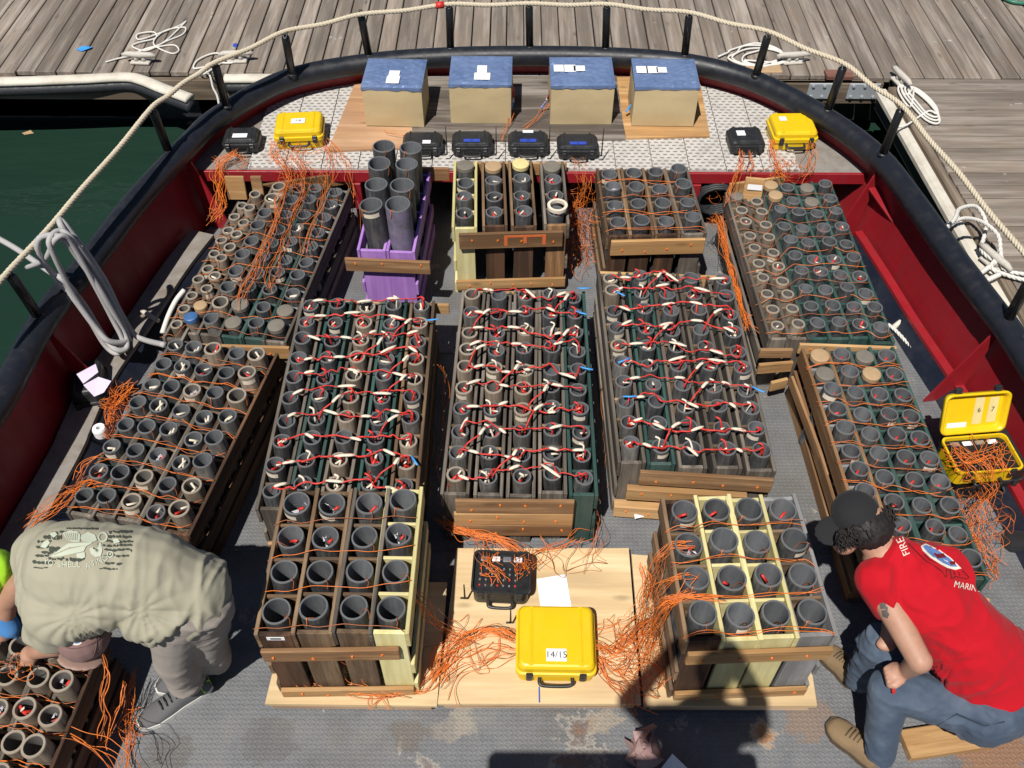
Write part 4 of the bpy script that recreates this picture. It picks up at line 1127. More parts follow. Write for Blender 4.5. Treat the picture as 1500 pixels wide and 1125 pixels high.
# ---- scrap boards between the right-hand racks
def loose_board(a, b, z0, h, t, mat, label, z2=None):
    A = pw(a[0], a[1], z0 + h / 2); B = pw(b[0], b[1], (z2 if z2 is not None else z0) + h / 2)
    o = board('wood_board', None, (A + B) / 2, B - A, ((B - A).length, t, h), mat, ch=0.003)
    return tag(o, label, 'board')
loose_board((1112, 517), (1160, 517), 0.30, 0.06, 0.02, M['plankold'], 'dark short board at the front corner of the rear right rack')
loose_board((1110, 540), (1160, 536), 0.22, 0.07, 0.02, M['planknew'], 'fresh short board with a screw between the two right racks')
loose_board((1128, 566), (1152, 560), 0.10, 0.07, 0.02, M['planknew'], 'lowest of the short boards stacked between the two right racks')
loose_board((1158, 556), (1212, 700), 0.19, 0.07, 0.016, M['plankold'], 'slanting brace along the left side of the green right rack', z2=0.14)
def upright(px, py, z, w, h, mat, label, lean=0.25, yaw=0.0):
    c = pw(px, py, z); up = Vector((0, lean, 1)).normalized()
    o = board('wood_board', None, c + up * (h / 2), Vector((math.cos(yaw), math.sin(yaw), 0)), (w, 0.018, h), mat, zdir=up, ch=0.003)
    return tag(o, label, 'board')
upright(349, 292, 0.36, 0.115, 0.15, M['planknew'], 'wider of two short boards standing at the back of the rear left rack')
upright(380, 289, 0.36, 0.065, 0.14, M['plankold'], 'narrower of two short boards standing at the back of the rear left rack', 0.2)
upright(1100, 296, 0.36, 0.115, 0.16, M['planknew'], 'brown board bearing a white slip at the back of the rear right rack', 0.2, R(-8))
mb = MB(); c = pw(1100, 296, 0.36); mb.add([c + Vector(q) for q in ((-0.04, 0.005, 0.09), (0.045, -0.006, 0.09), (0.045, 0.001, 0.125), (-0.04, 0.012, 0.125))], [(0, 1, 2, 3)])
tag(mb.build('paper_slip', M['white']), 'white paper slip on the board of the rear right rack', 'paper')

# ================================================================== BOXES ON THE PLATFORM
ZB = ZP + 0.034
def kraft_box(fl, fr, topy, backy, label, paper, fuse_px, zb=ZB):
    A = pw(fl[0], fl[1], zb); B = pw(fr[0], fr[1], zb); ctr = (A + B) / 2; wv = (B - A); w = wv.length + 0.03; ang = math.atan2(wv.y, wv.x)
    h = 0.28; d = 0.34
    root = empty('kraft_box', ctr, label, 'box', 'kraft boxes on the bow platform'); root.rotation_euler = (0, 0, ang)
    g = random.Random(int(fl[0]))
    # body: slightly bulged wrapped carton
    m1 = MB(); n = 7
    def side(pa, pb, nrm):
        vs = []; fs = []
        for j in range(n + 1):
            for i in range(n + 1):
                p = Vector(pa).lerp(Vector(pb), i / n); p.z = h * j / n
                e = (i / n) * (1 - i / n) * 4 * (j / n) * (1 - j / n) * 4
                p += Vector(nrm) * (0.008 * e + 0.004 * g.uniform(-1, 1) * (e > 0)); vs.append(p)
        for j in range(n):
            for i in range(n):
                q = j * (n + 1) + i; fs.append((q, q + 1, q + n + 2, q + n + 1))
        m1.add(vs, fs, True)
    x0, x1 = -w / 2, w / 2
    side((x0, 0, 0), (x1, 0, 0), (0, -1, 0)); side((x1, 0, 0), (x1, d, 0), (1, 0, 0)); side((x1, d, 0), (x0, d, 0), (0, 1, 0)); side((x0, d, 0), (x0, 0, 0), (-1, 0, 0))
    local(m1, 'carton', M['kraft'], root)
    # crinkled foil lid
    m1 = MB(); vs = []; fs = []; k = 17; e = 0.004
    for j in range(k + 1):
        for i in range(k + 1):
            ed = i in (0, k) or j in (0, k)
            vs.append((x0 - e + (w + 2 * e) * i / k, -e + (d + 2 * e) * j / k, h + (0.002 if ed else 0.004 + 0.010 * g.random())))
    for j in range(k):
        for i in range(k): q = j * (k + 1) + i; fs.append((q, q + 1, q + k + 2, q + k + 1))
    # foil skirt with ragged edge
    m1.add(vs, fs, False)
    rim = [(x0 - e + (w + 2 * e) * i / 12, -e) for i in range(12)] + [(x1 + e, -e + (d + 2 * e) * i / 12) for i in range(12)] + [(x1 + e - (w + 2 * e) * i / 12, d + e) for i in range(12)] + [(x0 - e, d + e - (d + 2 * e) * i / 12) for i in range(12)]
    top = [(a, b, h + 0.002) for a, b in rim]; low = [(a * 1.006, b * 1.004 - 0.0008, h - 0.012 - 0.012 * g.random()) for a, b in rim]
    nn = len(rim); m1.add(top + low, [(i, nn + i, nn + (i + 1) % nn, (i + 1) % nn) for i in range(nn)], True)
    local(m1, 'foil_cover', M['blue_foil'], root)
    for (a, b, c_, d_) in paper:
        m1 = MB(); m1.box((x0 + w * (a + b) / 2, d * (c_ + d_) / 2, h + 0.0155), w * (b - a) / 2, d * (d_ - c_) / 2, 0.0006); local(m1, 'paper_label', M['white'], root)
        for q in range(4):
            m2 = MB(); m2.box((x0 + w * (a + b) / 2, d * (c_ + (d_ - c_) * (q + 1) / 5), h + 0.0166), w * (b - a) * 0.36, 0.0012, 0.0003); local(m2, 'print_line', mat_print, root)
    P = [pw(a, b, z) for a, b, z in fuse_px]
    rot = Matrix.Rotation(-ang, 3, 'Z')
    P = [rot @ (p - ctr) for p in P]
    pp = catmull(P, 5); k = len(pp) // 2
    m1 = MB(); m1.tube(pp[:k + 1], 0.008, 7); local(m1, 'fuse', M['red_paper'], root)
    m1 = MB(); m1.tube(pp[k:k + 3], 0.009, 7); local(m1, 'fuse_sleeve', M['white_paper'], root)
    m1 = MB(); m1.tube(pp[k + 2:], [0.010] * (len(pp) - k - 3) + [0.013], 7, squash=0.6); local(m1, 'blue_tag', M['blue_tag'], root)
    return root
mat_print = mat_plain('grey_print', (0.45, 0.45, 0.48), 0.7)
kraft_box((540, 184), (618, 186), 128, 85, 'kraft box with blue foil top, leftmost of four on the bow platform', [(0.40, 0.62, 0.08, 0.33), (0.42, 0.60, 0.33, 0.52)], [(614, 140, 0.66), (618, 145, 0.6), (614, 152, 0.55), (609, 160, 0.5)])
kraft_box((664, 180), (745, 181), 124, 80, 'kraft box with blue foil top, second from the left on the bow platform', [(0.40, 0.66, 0.10, 0.34), (0.44, 0.60, 0.34, 0.60)], [(749, 124, 0.69), (752, 135, 0.6), (751, 150, 0.55), (748, 163, 0.47)])
kraft_box((809, 182), (892, 182), 128, 82, 'kraft box with blue foil top, third from the left on the bow platform', [(0.05, 0.22, 0.42, 0.66), (0.21, 0.40, 0.41, 0.66), (0.37, 0.55, 0.44, 0.63)], [(811, 128, 0.68), (806, 138, 0.62), (800, 148, 0.52), (793, 158, 0.47)])
kraft_box((928, 184), (1012, 185), 126, 83, 'kraft box with blue foil top, rightmost of four on the bow platform', [(0.04, 0.22, 0.42, 0.66), (0.20, 0.38, 0.42, 0.66), (0.36, 0.52, 0.44, 0.63)], [(937, 131, 0.68), (931, 142, 0.6), (925, 152, 0.52), (917, 164, 0.47)])

# ================================================================== CASES
def lettering(txt, size, parent, loc, rot=(0, 0, 0), mat=None):
    me = text_mesh(txt, size, 0.0004); me.materials.clear(); me.materials.append(mat or M['ink'])
    o = bpy.data.objects.new('lettering', me); o.location = loc; o.rotation_euler = rot; return link(o, parent)
def case(fl, fr, zb, d, h, mat, label, cat='case', group=None, latches=2, lid_label=None, text=None, textsize=0.02, tape=None, open_=None, ribs=True, tilt=0):
    A = pw(fl[0], fl[1], zb); B = pw(fr[0], fr[1], zb); ctr = (A + B) / 2; wv = B - A; w = wv.length; ang = math.atan2(wv.y, wv.x)
    root = empty('equipment_case', ctr, label, cat, group); root.rotation_euler = (0, 0, ang)
    hb_ = h * 0.56
    def shell(z0, z1, inset0, inset1, rad=0.03, mi=0, m1=None, dd=0.0):
        m1 = m1 or MB()
        def ring(ins, z):
            out = []
            for (cx_, cy_, a0) in ((w / 2 - rad - ins, rad + ins, -90), (w / 2 - rad - ins, d - rad - ins, 0), (-w / 2 + rad + ins, d - rad - ins, 90), (-w / 2 + rad + ins, rad + ins, 180)):
                for k in range(5):
                    a = R(a0 + 22.5 * k); out.append((cx_ + rad * math.cos(a), cy_ + rad * math.sin(a), z))
            return out
        return ring
    ring = shell(0, 0, 0, 0, rad=min(0.028, d * 0.13))
    def loft(levels, name, cap_top=True, cap_bot=True, mt=None):
        m1 = MB(); vs = []; n = 20
        for ins, z in levels: vs += ring(ins, z)
        fs = []
        for l in range(len(levels) - 1):
            for j in range(n): fs.append((l * n + j, l * n + (j + 1) % n, (l + 1) * n + (j + 1) % n, (l + 1) * n + j))
        m1.add(vs, fs, False)
        if cap_bot: m1.add(ring(*levels[0]), [tuple(range(n - 1, -1, -1))])
        if cap_top: m1.add(ring(*levels[-1]), [tuple(range(n))])
        return local(m1, name, mt or mat, root)
    lip = 0.006
    if not open_:
        loft([(0.016, 0.0), (0.010, 0.008), (0.008, hb_ - 0.016), (0.0, hb_ - 0.012), (0.0, hb_ - 0.001)], 'base')
        lid = loft([(0.0, hb_ + 0.001), (0.0, hb_ + 0.013), (0.008, hb_ + 0.016), (0.009, h - 0.016), (0.016, h - 0.004), (0.024, h)], 'lid')
        for s in (-1, 1):
            m1 = MB(); m1.box((s * w * 0.31, d * 0.5, h + 0.0005), 0.0035, d * 0.40, 0.003, ch=0.002); m1.box((s * w * 0.31 - s * 0.0, d * 0.5, h - 0.001), w * 0.028, d * 0.44, 0.0022, ch=0.0015)
            o = local(m1, 'lid_rib', mat, lid)
        for s in (-1, 1):
            m1 = MB(); m1.tube([(s * w * 0.3 - 0.02, d, hb_), (s * w * 0.3 + 0.02, d, hb_)], 0.008, 8); local(m1, 'hinge', mat, lid)
    else:
        loft([(0.016, 0.0), (0.010, 0.008), (0.008, h - 0.016), (0.0, h - 0.012), (0.0, h), (0.008, h), (0.009, h - 0.02)], 'base', cap_top=False)
        pnl = loft([(0.0095, h - 0.03), (0.0095, h - 0.022)], 'control_panel', mt=M['panel'])
        g = random.Random(int(fl[0])); hz = h - 0.022
        for i in range(7):
            for j in range(4):
                m1 = MB(); m1.lathe([(0.0045, 0), (0.0045, 0.006), (0.0, 0.007)], (-w * 0.36 + w * 0.1 * i, d * (0.22 + 0.13 * j), hz), n=8); local(m1, 'terminal', M['chrome'] if (i + j) % 3 else M['red_paper'], pnl)
        for i in range(4):
            m1 = MB(); m1.box((-w * 0.3 + w * 0.19 * i, d * 0.84, hz + 0.004), w * 0.07, 0.012, 0.004, ch=0.002); local(m1, 'switch_block', M['white'] if i % 2 else M['chrome'], pnl)
        if open_ == 'lid':
            lid = empty('lid_pivot', (0, 0, 0)); COL.objects.unlink(lid); bpy.data.objects.remove(lid)
            m1 = MB(); lh = d; tk = 0.05; n = 20
            rg = []
            rad = 0.03
            def rr(ins, y):
                out = []
                for (cx_, cz_, a0) in ((w / 2 - rad - ins, rad + ins, -90), (w / 2 - rad - ins, lh - rad - ins, 0), (-w / 2 + rad + ins, lh - rad - ins, 90), (-w / 2 + rad + ins, rad + ins, 180)):
                    for k in range(5):
                        a = R(a0 + 22.5 * k); out.append((cx_ + rad * math.cos(a), y, cz_ + rad * math.sin(a)))
                return out
            lv = [(0.02, tk), (0.008, tk - 0.012), (0.0, 0.012), (0.0, 0.0), (0.010, 0.0), (0.013, 0.022), (0.02, tk - 0.015)]
            vs = []; fs = []
            for ins, y in lv: vs += rr(ins, y)
            for l in range(len(lv) - 1):
                for j in range(n): fs.append((l * n + j, l * n + (j + 1) % n, (l + 1) * n + (j + 1) % n, (l + 1) * n + j))
            m1.add(vs, fs, True); m1.add(rr(*lv[0]), [tuple(range(n))]); m1.add(rr(*lv[-1]), [tuple(range(n - 1, -1, -1))])
            lid = local(m1, 'lid', mat, root, loc=(0, d + 0.006, h + 0.004), rot=(R(-tilt), 0, 0))
            for (a, b, z0, z1, mt) in ((-0.36, -0.06, 0.10, 0.22, M['white']), (0.02, 0.16, 0.16, 0.82, M['cap_yellow']), (0.24, 0.38, 0.18, 0.80, M['cap_yellow'])):
                m1 = MB(); m1.box((w * (a + b) / 2, tk - 0.016, lh * (z0 + z1) / 2), w * (b - a) / 2, 0.0008, lh * (z1 - z0) / 2); local(m1, 'tape_strip', mt, lid)
            lettering('6', 0.035, lid, (w * 0.1, tk - 0.0172, lh * 0.5), (R(90), 0, 0)); lettering('7', 0.035, lid, (w * 0.31, tk - 0.0172, lh * 0.5), (R(90), 0, 0))
            for s in (-1, 1):
                m1 = MB(); m1.box((s * w * 0.3, 0.02, lh + 0.012), 0.016, 0.012, 0.016, ch=0.004); local(m1, 'latch', M['blackcase'], lid)
    ht = hb_ if not open_ else h - 0.02
    for s in ((-1, 1) if latches else ()):
        m1 = MB(); m1.box((s * w * 0.33, -0.004, ht), 0.014, 0.007, 0.026, ch=0.003); m1.box((s * w * 0.33, -0.010, ht - 0.006), 0.010, 0.004, 0.014, ch=0.002); local(m1, 'latch', M['blackcase'], root)
    hw_ = min(0.07, w * 0.2)
    m1 = MB(); m1.tube(catmull([(-hw_, 0.004, hb_ * 0.72), (-hw_, -0.022, hb_ * 0.66), (-hw_ * 0.6, -0.03, hb_ * 0.62), (hw_ * 0.6, -0.03, hb_ * 0.62), (hw_, -0.022, hb_ * 0.66), (hw_, 0.004, hb_ * 0.72)], 4), 0.0075, 8); local(m1, 'handle', M['blackcase'], root)
    if not open_:
        if lid_label:
            a, b, c_, d_ = lid_label
            m1 = MB(); m1.box((w * (a + b) / 2, d * (c_ + d_) / 2, h + 0.0042), w * (b - a) / 2, d * (d_ - c_) / 2, 0.0006); lb = local(m1, 'paper_label', M['white'], root)
            if text: lettering(text, textsize, root, (w * (a + b) / 2, d * (c_ + d_) / 2, h + 0.0052))
        if tape:
            m1 = MB(); m1.box((0.0, d * 0.25, h + 0.0042), w * 0.20, d * 0.09, 0.0006); local(m1, 'tape_label', M['blue_tape'], root)
            lettering(tape, 0.024, root, (0, d * 0.25, h + 0.0052))
    return root
zg = ZP + 0.0145
case((328, 227), (381, 226), zg, 0.17, 0.10, M['blackcase'], 'black case with a white label at the left end of the bow platform', lid_label=(-0.2, 0.2, 0.2, 0.45), group='black cases on the bow platform')
case((404, 221), (476, 218), zg, 0.24, 0.135, M['yellow'], 'yellow case on the left of the bow platform, wires spilling from its front', lid_label=(-0.14, 0.14, 0.36, 0.58), text='7/8', textsize=0.03)
case((590, 231), (648, 231), zg, 0.16, 0.095, M['blackcase'], 'black case with a small white label behind the purple rack', lid_label=(0.02, 0.22, 0.06, 0.28), group='black cases on the bow platform')
case((662, 232), (721, 232), zg, 0.17, 0.10, M['blackcase'], 'black case with blue tape, behind the gap left of the yellow-framed rack', tape='21', group='black cases on the bow platform')
case((744, 232), (803, 232), zg, 0.17, 0.10, M['blackcase'], 'black case with blue tape, in the middle of the bow platform edge', tape='22', lid_label=(-0.13, 0.13, 0.74, 0.9), group='black cases on the bow platform')
case((816, 236), (876, 236), zg, 0.17, 0.10, M['blackcase'], 'black case with blue tape, rightmost of the row of four', tape='5', group='black cases on the bow platform')
case((1068, 229), (1119, 228), zg, 0.19, 0.10, M['blackcase'], 'black case beside the yellow case at the right of the bow platform', lid_label=(-0.28, -0.04, 0.38, 0.66), group='black cases on the bow platform')
case((1130, 222), (1195, 221), zg, 0.25, 0.13, M['yellow'], 'yellow case at the right end of the bow platform', lid_label=(-0.3, -0.14, 0.56, 0.74))
case((755, 1001), (872, 1003), ZPL + 0.002, 0.305, 0.14, M['yellow'], 'yellow case marked 14/15 on the bare plywood platform', lid_label=(-0.125, 0.125, 0.12, 0.30), text='14/15', textsize=0.040)
case((690, 886), (776, 890), ZPL + 0.002, 0.215, 0.12, M['blackcase'], 'open black firing box with wired terminals on the plywood platform', open_='base')
case((1392, 714), (1488, 706), 0.24, 0.215, 0.11, M['yellow'], 'open yellow case full of orange wires beside the right rack', open_='lid', tilt=24)
case((1395, 735), (1485, 727), 0.0, 0.30, 0.235, M['blackcase'], 'black case under the open yellow one by the right bulwark')
mb = MB(); mb.add([pw(a, b, ZPL + 0.004) for a, b in ((786, 848), (829, 841), (838, 893), (793, 898))], [(0, 3, 2, 1)])
tag(mb.build('paper_sheet', M['white']), 'white sheet of paper behind the yellow case on the plywood', 'paper')
mb = MB(); c = pw(935, 750, 0.06); mb.add([pw(a, b, z) for a, b, z in ((928, 742, 0.09), (942, 740, 0.09), (943, 757, 0.05), (930, 760, 0.05))], [(0, 3, 2, 1)])
tag(mb.build('paper_tag', M['white']), 'small white tag at the foot of the right central rack', 'paper')
mb = MB(); mb.lathe([(0.042, 0), (0.058, 0), (0.058, 0.02), (0.042, 0.02), (0.042, 0)], pw(480 + 1328 / 3.947, 190 + 450 / 3.947, 0.556), n=24)
tag(mb.build('tape_roll', M['white_paper']), 'cream roll of masking tape on the front right tube of the yellow-columned rack', 'tape')
def antenna(px, py, z, h, parent_label):
    b = pw(px, py, z); mb = MB(); mb.tube([b, b + Vector((0, 0, h))], [0.005, 0.003], 6); mb.tube([b + Vector((-0.02, 0, 0)), b], 0.005, 6)
    tag(mb.build('antenna', M['blackwire']), parent_label, 'antenna', 'antennas of the firing boxes')
antenna(655, 226, zg + 0.05, 0.20, 'black antenna right of the case behind the purple rack')
antenna(727, 226, zg + 0.05, 0.20, 'black antenna right of the left blue-taped case')
antenna(804, 226, zg + 0.05, 0.20, 'black antenna right of the middle blue-taped case')
antenna(881, 228, zg + 0.05, 0.20, 'black antenna right of the rightmost blue-taped case')
antenna(748, 912, ZPL + 0.05, 0.12, 'short antenna between the open black box and the yellow case')
antenna(681, 876, ZPL + 0.05, 0.12, 'short antenna left of the open black firing box')

# ================================================================== PEOPLE
def sphere_pts(c, r, rot=None, nu=14, nv=9):
    vs = []; fs = []
    for j in range(nv + 1):
        th = math.pi * j / nv
        for i in range(nu):
            a = 2 * math.pi * i / nu
            p = Vector((r[0] * math.sin(th) * math.cos(a), r[1] * math.sin(th) * math.sin(a), r[2] * math.cos(th)))
            if rot is not None: p = rot @ p
            vs.append(Vector(c) + p)
    for j in range(nv):
        for i in range(nu):
            fs.append((j * nu + i, (j + 1) * nu + i, (j + 1) * nu + (i + 1) % nu, j * nu + (i + 1) % nu))
    return vs, fs
def cone_pts(a, b, r0, r1, flat=False, n=16):
    a = Vector(a); b = Vector(b); t = (b - a).normalized()
    u = Vector((0, 0, 1)).cross(t)
    if u.length < 1e-3: u = Vector((1, 0, 0)).cross(t)
    u.normalize(); w = t.cross(u)
    rings = []
    if not flat:
        for k in range(1, 5): th = k / 4 * math.pi / 2; rings.append((a - t * r0 * math.cos(th), r0 * math.sin(th)))
        for k in range(0, 4): th = k / 4 * math.pi / 2; rings.append((b + t * r1 * math.sin(th), r1 * math.cos(th)))
    else:
        for k in range(1, 5): th = k / 4 * math.pi / 2; rings.append((a - t * r0 * math.cos(th), r0 * math.sin(th)))
        rings.append((b, r1))
    vs = []; fs = []
    for c, r in rings:
        for j in range(n):
            q = 2 * math.pi * j / n; vs.append(c + u * r * math.cos(q) + w * r * math.sin(q))
    for i in range(len(rings) - 1):
        for j in range(n): fs.append((i * n + j, i * n + (j + 1) % n, (i + 1) * n + (j + 1) % n, (i + 1) * n + j))
    fs.append(tuple(range(n - 1, -1, -1))); fs.append(tuple(range((len(rings) - 1) * n, len(rings) * n)))
    return vs, fs
def blob(name, prims, mats, parent, voxel=0.01, smooth=6, wrinkle=None, factor=0.5):
    """one continuous surface grown round the given limbs; prims: ('c',a,b,r0,r1,mat[,flat]) or ('e',c,(rx,ry,rz),mat[,rot])"""
    b = MB()
    for p in prims:
        if p[0] == 'c': vs, fs = cone_pts(p[1], p[2], p[3], p[4], len(p) > 6 and p[6])
        else: vs, fs = sphere_pts(p[1], p[2], p[4] if len(p) > 4 else None)
        b.add(vs, fs)
    me = b.mesh('tmp', [])
    o = bpy.data.objects.new('tmp', me); COL.objects.link(o)
    md = o.modifiers.new('r', 'REMESH'); md.mode = 'VOXEL'; md.voxel_size = voxel; md.use_smooth_shade = True
    ms = o.modifiers.new('s', 'SMOOTH'); ms.factor = factor; ms.iterations = smooth
    dg = bpy.context.evaluated_depsgraph_get()
    out = bpy.data.meshes.new_from_object(o.evaluated_get(dg)); bpy.data.objects.remove(o); bpy.data.meshes.remove(me)
    n = len(out.vertices); co = np.empty(n * 3); out.vertices.foreach_get('co', co); co = co.reshape(-1, 3)
    if wrinkle:
        nm = np.empty(n * 3); out.vertices.foreach_get('normal', nm); nm = nm.reshape(-1, 3)
        for i in range(n):
            co[i] += nm[i] * wrinkle(Vector(co[i]))
        out.vertices.foreach_set('co', co.ravel())
    if len(mats) > 1:
        k = len(out.polygons); fc = np.empty(k * 3); out.polygons.foreach_get('center', fc); fc = fc.reshape(-1, 3)
        best = np.full(k, 1e9); idx = np.zeros(k, dtype=np.int32)
        for p in prims:
            if p[0] == 'c':
                a = np.array(p[1]); d = np.array(p[2]) - a; t = np.clip(((fc - a) @ d) / (d @ d), 0, 1)
                dist = np.linalg.norm(fc - a - t[:, None] * d, axis=1) - (p[3] + (p[4] - p[3]) * t); mi = p[5]
            else:
                dist = np.linalg.norm((fc - np.array(p[1])), axis=1) - max(p[2]); mi = p[3]
            q = dist < best; best[q] = dist[q]; idx[q] = mi
        out.polygons.foreach_set('material_index', idx)
    for q in mats: out.materials.append(q)
    out.polygons.foreach_set('use_smooth', [True] * len(out.polygons))
    loc = rootloc(parent)
    out.transform(Matrix.Translation(-loc)); out.update()
    ob_ = bpy.data.objects.new(name, out); link(ob_, parent)
    return ob_
def surf(ob_):
    """surface lookup in world space"""
    off = rootloc(ob_)
    vs = [v.co + off for v in ob_.data.vertices]; fs = [tuple(p.vertices) for p in ob_.data.polygons]
    return BVHTree.FromPolygons(vs, fs)
def drape(tree, px, py, lift=0.0025):
    d = Vector(RC.T @ np.array([px - CX, -(py - CY), F_PX])).normalized()
    h = tree.ray_cast(Vector(CAM), d)
    if h[0] is None: return None
    return h[0] + h[1] * lift * (1 if h[1].dot(d) < 0 else -1)
def decal(name, tree, polys, mat, parent, lift=0.0025, sub=1):
    """flat print pieces laid on the cloth: polygons given in survey pixels"""
    mb = MB()
    for pl in polys:
        cx_ = sum(p[0] for p in pl) / len(pl); cy_ = sum(p[1] for p in pl) / len(pl)
        ring = []
        for (a, b) in zip(pl, pl[1:] + pl[:1]):
            for k in range(sub): ring.append((a[0] + (b[0] - a[0]) * k / sub, a[1] + (b[1] - a[1]) * k / sub))
        lv = []
        for s in (1.0, 0.5):
            lv.append([drape(tree, cx_ + (x - cx_) * s, cy_ + (y - cy_) * s, lift) for x, y in ring])
        cc = drape(tree, cx_, cy_, lift)
        if cc is None or any(q is None for l in lv for q in l): continue
        n = len(ring)
        mb.add(lv[0] + lv[1] + [cc], [(i, (i + 1) % n, n + (i + 1) % n, n + i) for i in range(n)] + [(n + i, n + (i + 1) % n, 2 * n) for i in range(n)], True)
    if mb.v: return mb.build(name, mat, parent)
def decal_text(tree, txt, size, cx_, cy_, ang, mat, parent, arc=0.0, sx=1.0):
    me = text_mesh(txt, 1.0)
    bm = bmesh.new(); bm.from_mesh(me); bmesh.ops.triangulate(bm, faces=bm.faces)
    ok = []
    for v in bm.verts:
        x, y = v.co.x * size * sx, v.co.y * size
        if arc:
            t = x / arc; rr = arc + y
            x, y = rr * math.sin(t), rr * math.cos(t) - arc
        X = cx_ + x * math.cos(ang) + y * math.sin(ang); Y = cy_ + x * math.sin(ang) - y * math.cos(ang)
        h = drape(tree, X, Y, 0.003)
        if h is None: ok.append(v)
        else: v.co = h
    if ok: bmesh.ops.delete(bm, geom=ok, context='VERTS')
    bmesh.ops.recalc_face_normals(bm, faces=bm.faces)
    loc = rootloc(parent)
    for v in bm.verts: v.co -= loc
    bm.to_mesh(me); bm.free(); me.materials.clear(); me.materials.append(mat)
    o = bpy.data.objects.new('shirt_lettering', me); return link(o, parent)
def shoe(name, heel, toe, up, sole, parent, h=0.09, w=0.052, accent=None, laces=False):
    heel = Vector(heel); toe = Vector(toe); d = toe - heel; d.z = 0; L = d.length; d.normalize(); sd = Vector((-d.y, d.x, 0))
    prof = [(0.0, 0.55, 0.78), (0.06, 0.8, 0.95), (0.22, 0.86, 1.0), (0.42, 0.84, 0.92), (0.6, 0.96, 0.68), (0.78, 1.0, 0.52), (0.92, 0.78, 0.42), (1.0, 0.35, 0.30)]
    n = 12; vs = []; fs = []
    for (t, ww, hh) in prof:
        for j in range(n):
            a = math.pi * j / (n - 1); vs.append(heel + d * (L * t) + sd * (w * ww * math.cos(a)) + Vector((0, 0, 0.022 + (h * hh - 0.022) * (math.sin(a) ** 0.7))))
    for i in range(len(prof) - 1):
        for j in range(n - 1): fs.append((i * n + j, (i + 1) * n + j, (i + 1) * n + j + 1, i * n + j + 1))
    fs.append(tuple(range(n))); fs.append(tuple(reversed(range((len(prof) - 1) * n, len(prof) * n))))
    b = MB(); b.add(vs, fs, True); so = b.build(name, up, parent)
    ol = [heel + d * (L * t) + sd * (w * 1.06 * ww) for t, ww, _ in prof] + [heel + d * (L * t) - sd * (w * 1.06 * ww) for t, ww, _ in reversed(prof)]
    ol[len(prof) - 1] += d * 0.006; ol[len(prof)] += d * 0.006
    b = MB(); b.prism([(p.x, p.y) for p in ol], heel.z + 0.001, heel.z + 0.026); b.build('sole', sole, so)
    if accent:
        b = MB(); b.add([heel + d * (L * t) + sd * (w * 0.9 * s) + Vector((0, 0, z)) for t, s, z in ((-0.005, -0.6, 0.03), (-0.005, 0.6, 0.03), (0.0, 0.45, 0.075), (0.0, -0.45, 0.075))] + [heel + d * (L * 0.14) + sd * (w * 0.9 * s) + Vector((0, 0, z)) for s, z in ((-1, 0.03), (1, 0.03), (0.75, 0.085), (-0.75, 0.085))], [(0, 1, 2, 3), (1, 5, 6, 2), (4, 0, 3, 7)], True); b.build('heel_tab', accent, so)
    if accent or laces:
        for k in range(4):
            t = 0.45 + 0.07 * k; b = MB(); b.tube([heel + d * (L * t) + sd * (w * s) + Vector((0, 0, h * (0.93 - 0.9 * (t - 0.42)) - abs(s) * 0.02)) for s in (-0.45, 0, 0.45)], 0.004 if accent else 0.0025, 5); b.build('lace', M['blackwire'] if accent else M['suede_dark'], so)
    return so
def wr(scale, amp, stretch=(1, 1, 1)):
    """cloth folds: sharp ridges over soft swells"""
    def f(v):
        q = Vector((v.x * stretch[0], v.y * stretch[1], v.z * stretch[2])) * scale
        w = Vector((mnoise.noise(q * 0.4), mnoise.noise(q * 0.4 + Vector((9, 2, 4))), 0)) * 1.2
        a = mnoise.noise(q + w); b = mnoise.noise(q * 2.1 + w + Vector((5, 3, 1))); m = 0.5 + 0.9 * mnoise.noise(v * 3.1 + Vector((2, 7, 1)))
        return amp * max(0.15, m) * (max(0, 1 - abs(a) * 3.2) ** 1.5 * 1.3 + max(0, 1 - abs(b) * 3.0) * 0.5 - 0.5)
    return f

# ---- man in grey bending over the left racks
gm = empty('person', (pw(265, 1000, 0)), 'person in an olive grey T-shirt and cap bending over the left racks', 'person')
hipL, hipR = pw(258, 902, 0.80), pw(298, 890, 0.80)
skinm = [M['skin'], M['hair']]
blob('body', [('c', pw(110, 850, 0.96), pw(128, 920, 0.82), 0.075, 0.06, 0), ('e', pw(122, 928, 0.79), (0.080, 0.088, 0.092), 0), ('c', pw(92, 915, 0.88), pw(85, 945, 0.64), 0.05, 0.042, 0), ('c', pw(85, 945, 0.64), pw(50, 955, 0.48), 0.042, 0.03, 0),
              ('e', pw(46, 957, 0.46), (0.045, 0.04, 0.025), 0), ('c', pw(60, 820, 0.92), pw(10, 880, 0.66), 0.05, 0.042, 0), ('c', pw(10, 880, 0.66), pw(5, 930, 0.46), 0.042, 0.03, 0), ('c', pw(180, 850, 0.92), pw(110, 850, 0.96), 0.13, 0.12, 0)]
     + [('c', pw(36 + 5 * k, 962, 0.46), pw(30 + 6 * k, 974 + 2 * (k % 2), 0.43), 0.010, 0.008, 0) for k in range(4)], skinm, gm, voxel=0.008)
blob('trousers', [('c', pw(262, 890, 0.84), pw(288, 882, 0.84), 0.120, 0.120, 0), ('c', hipL, pw(255, 962, 0.47), 0.105, 0.078, 0), ('c', pw(255, 962, 0.47), pw(278, 1002, 0.10), 0.082, 0.062, 0, True), ('c', hipR, pw(303, 935, 0.47), 0.105, 0.078, 0), ('c', pw(303, 935, 0.47), pw(318, 968, 0.10), 0.080, 0.062, 0, True)],
     [M['khaki']], gm, voxel=0.010, smooth=5, wrinkle=wr(6, 0.013, (1.0, 1.0, 1.1)))
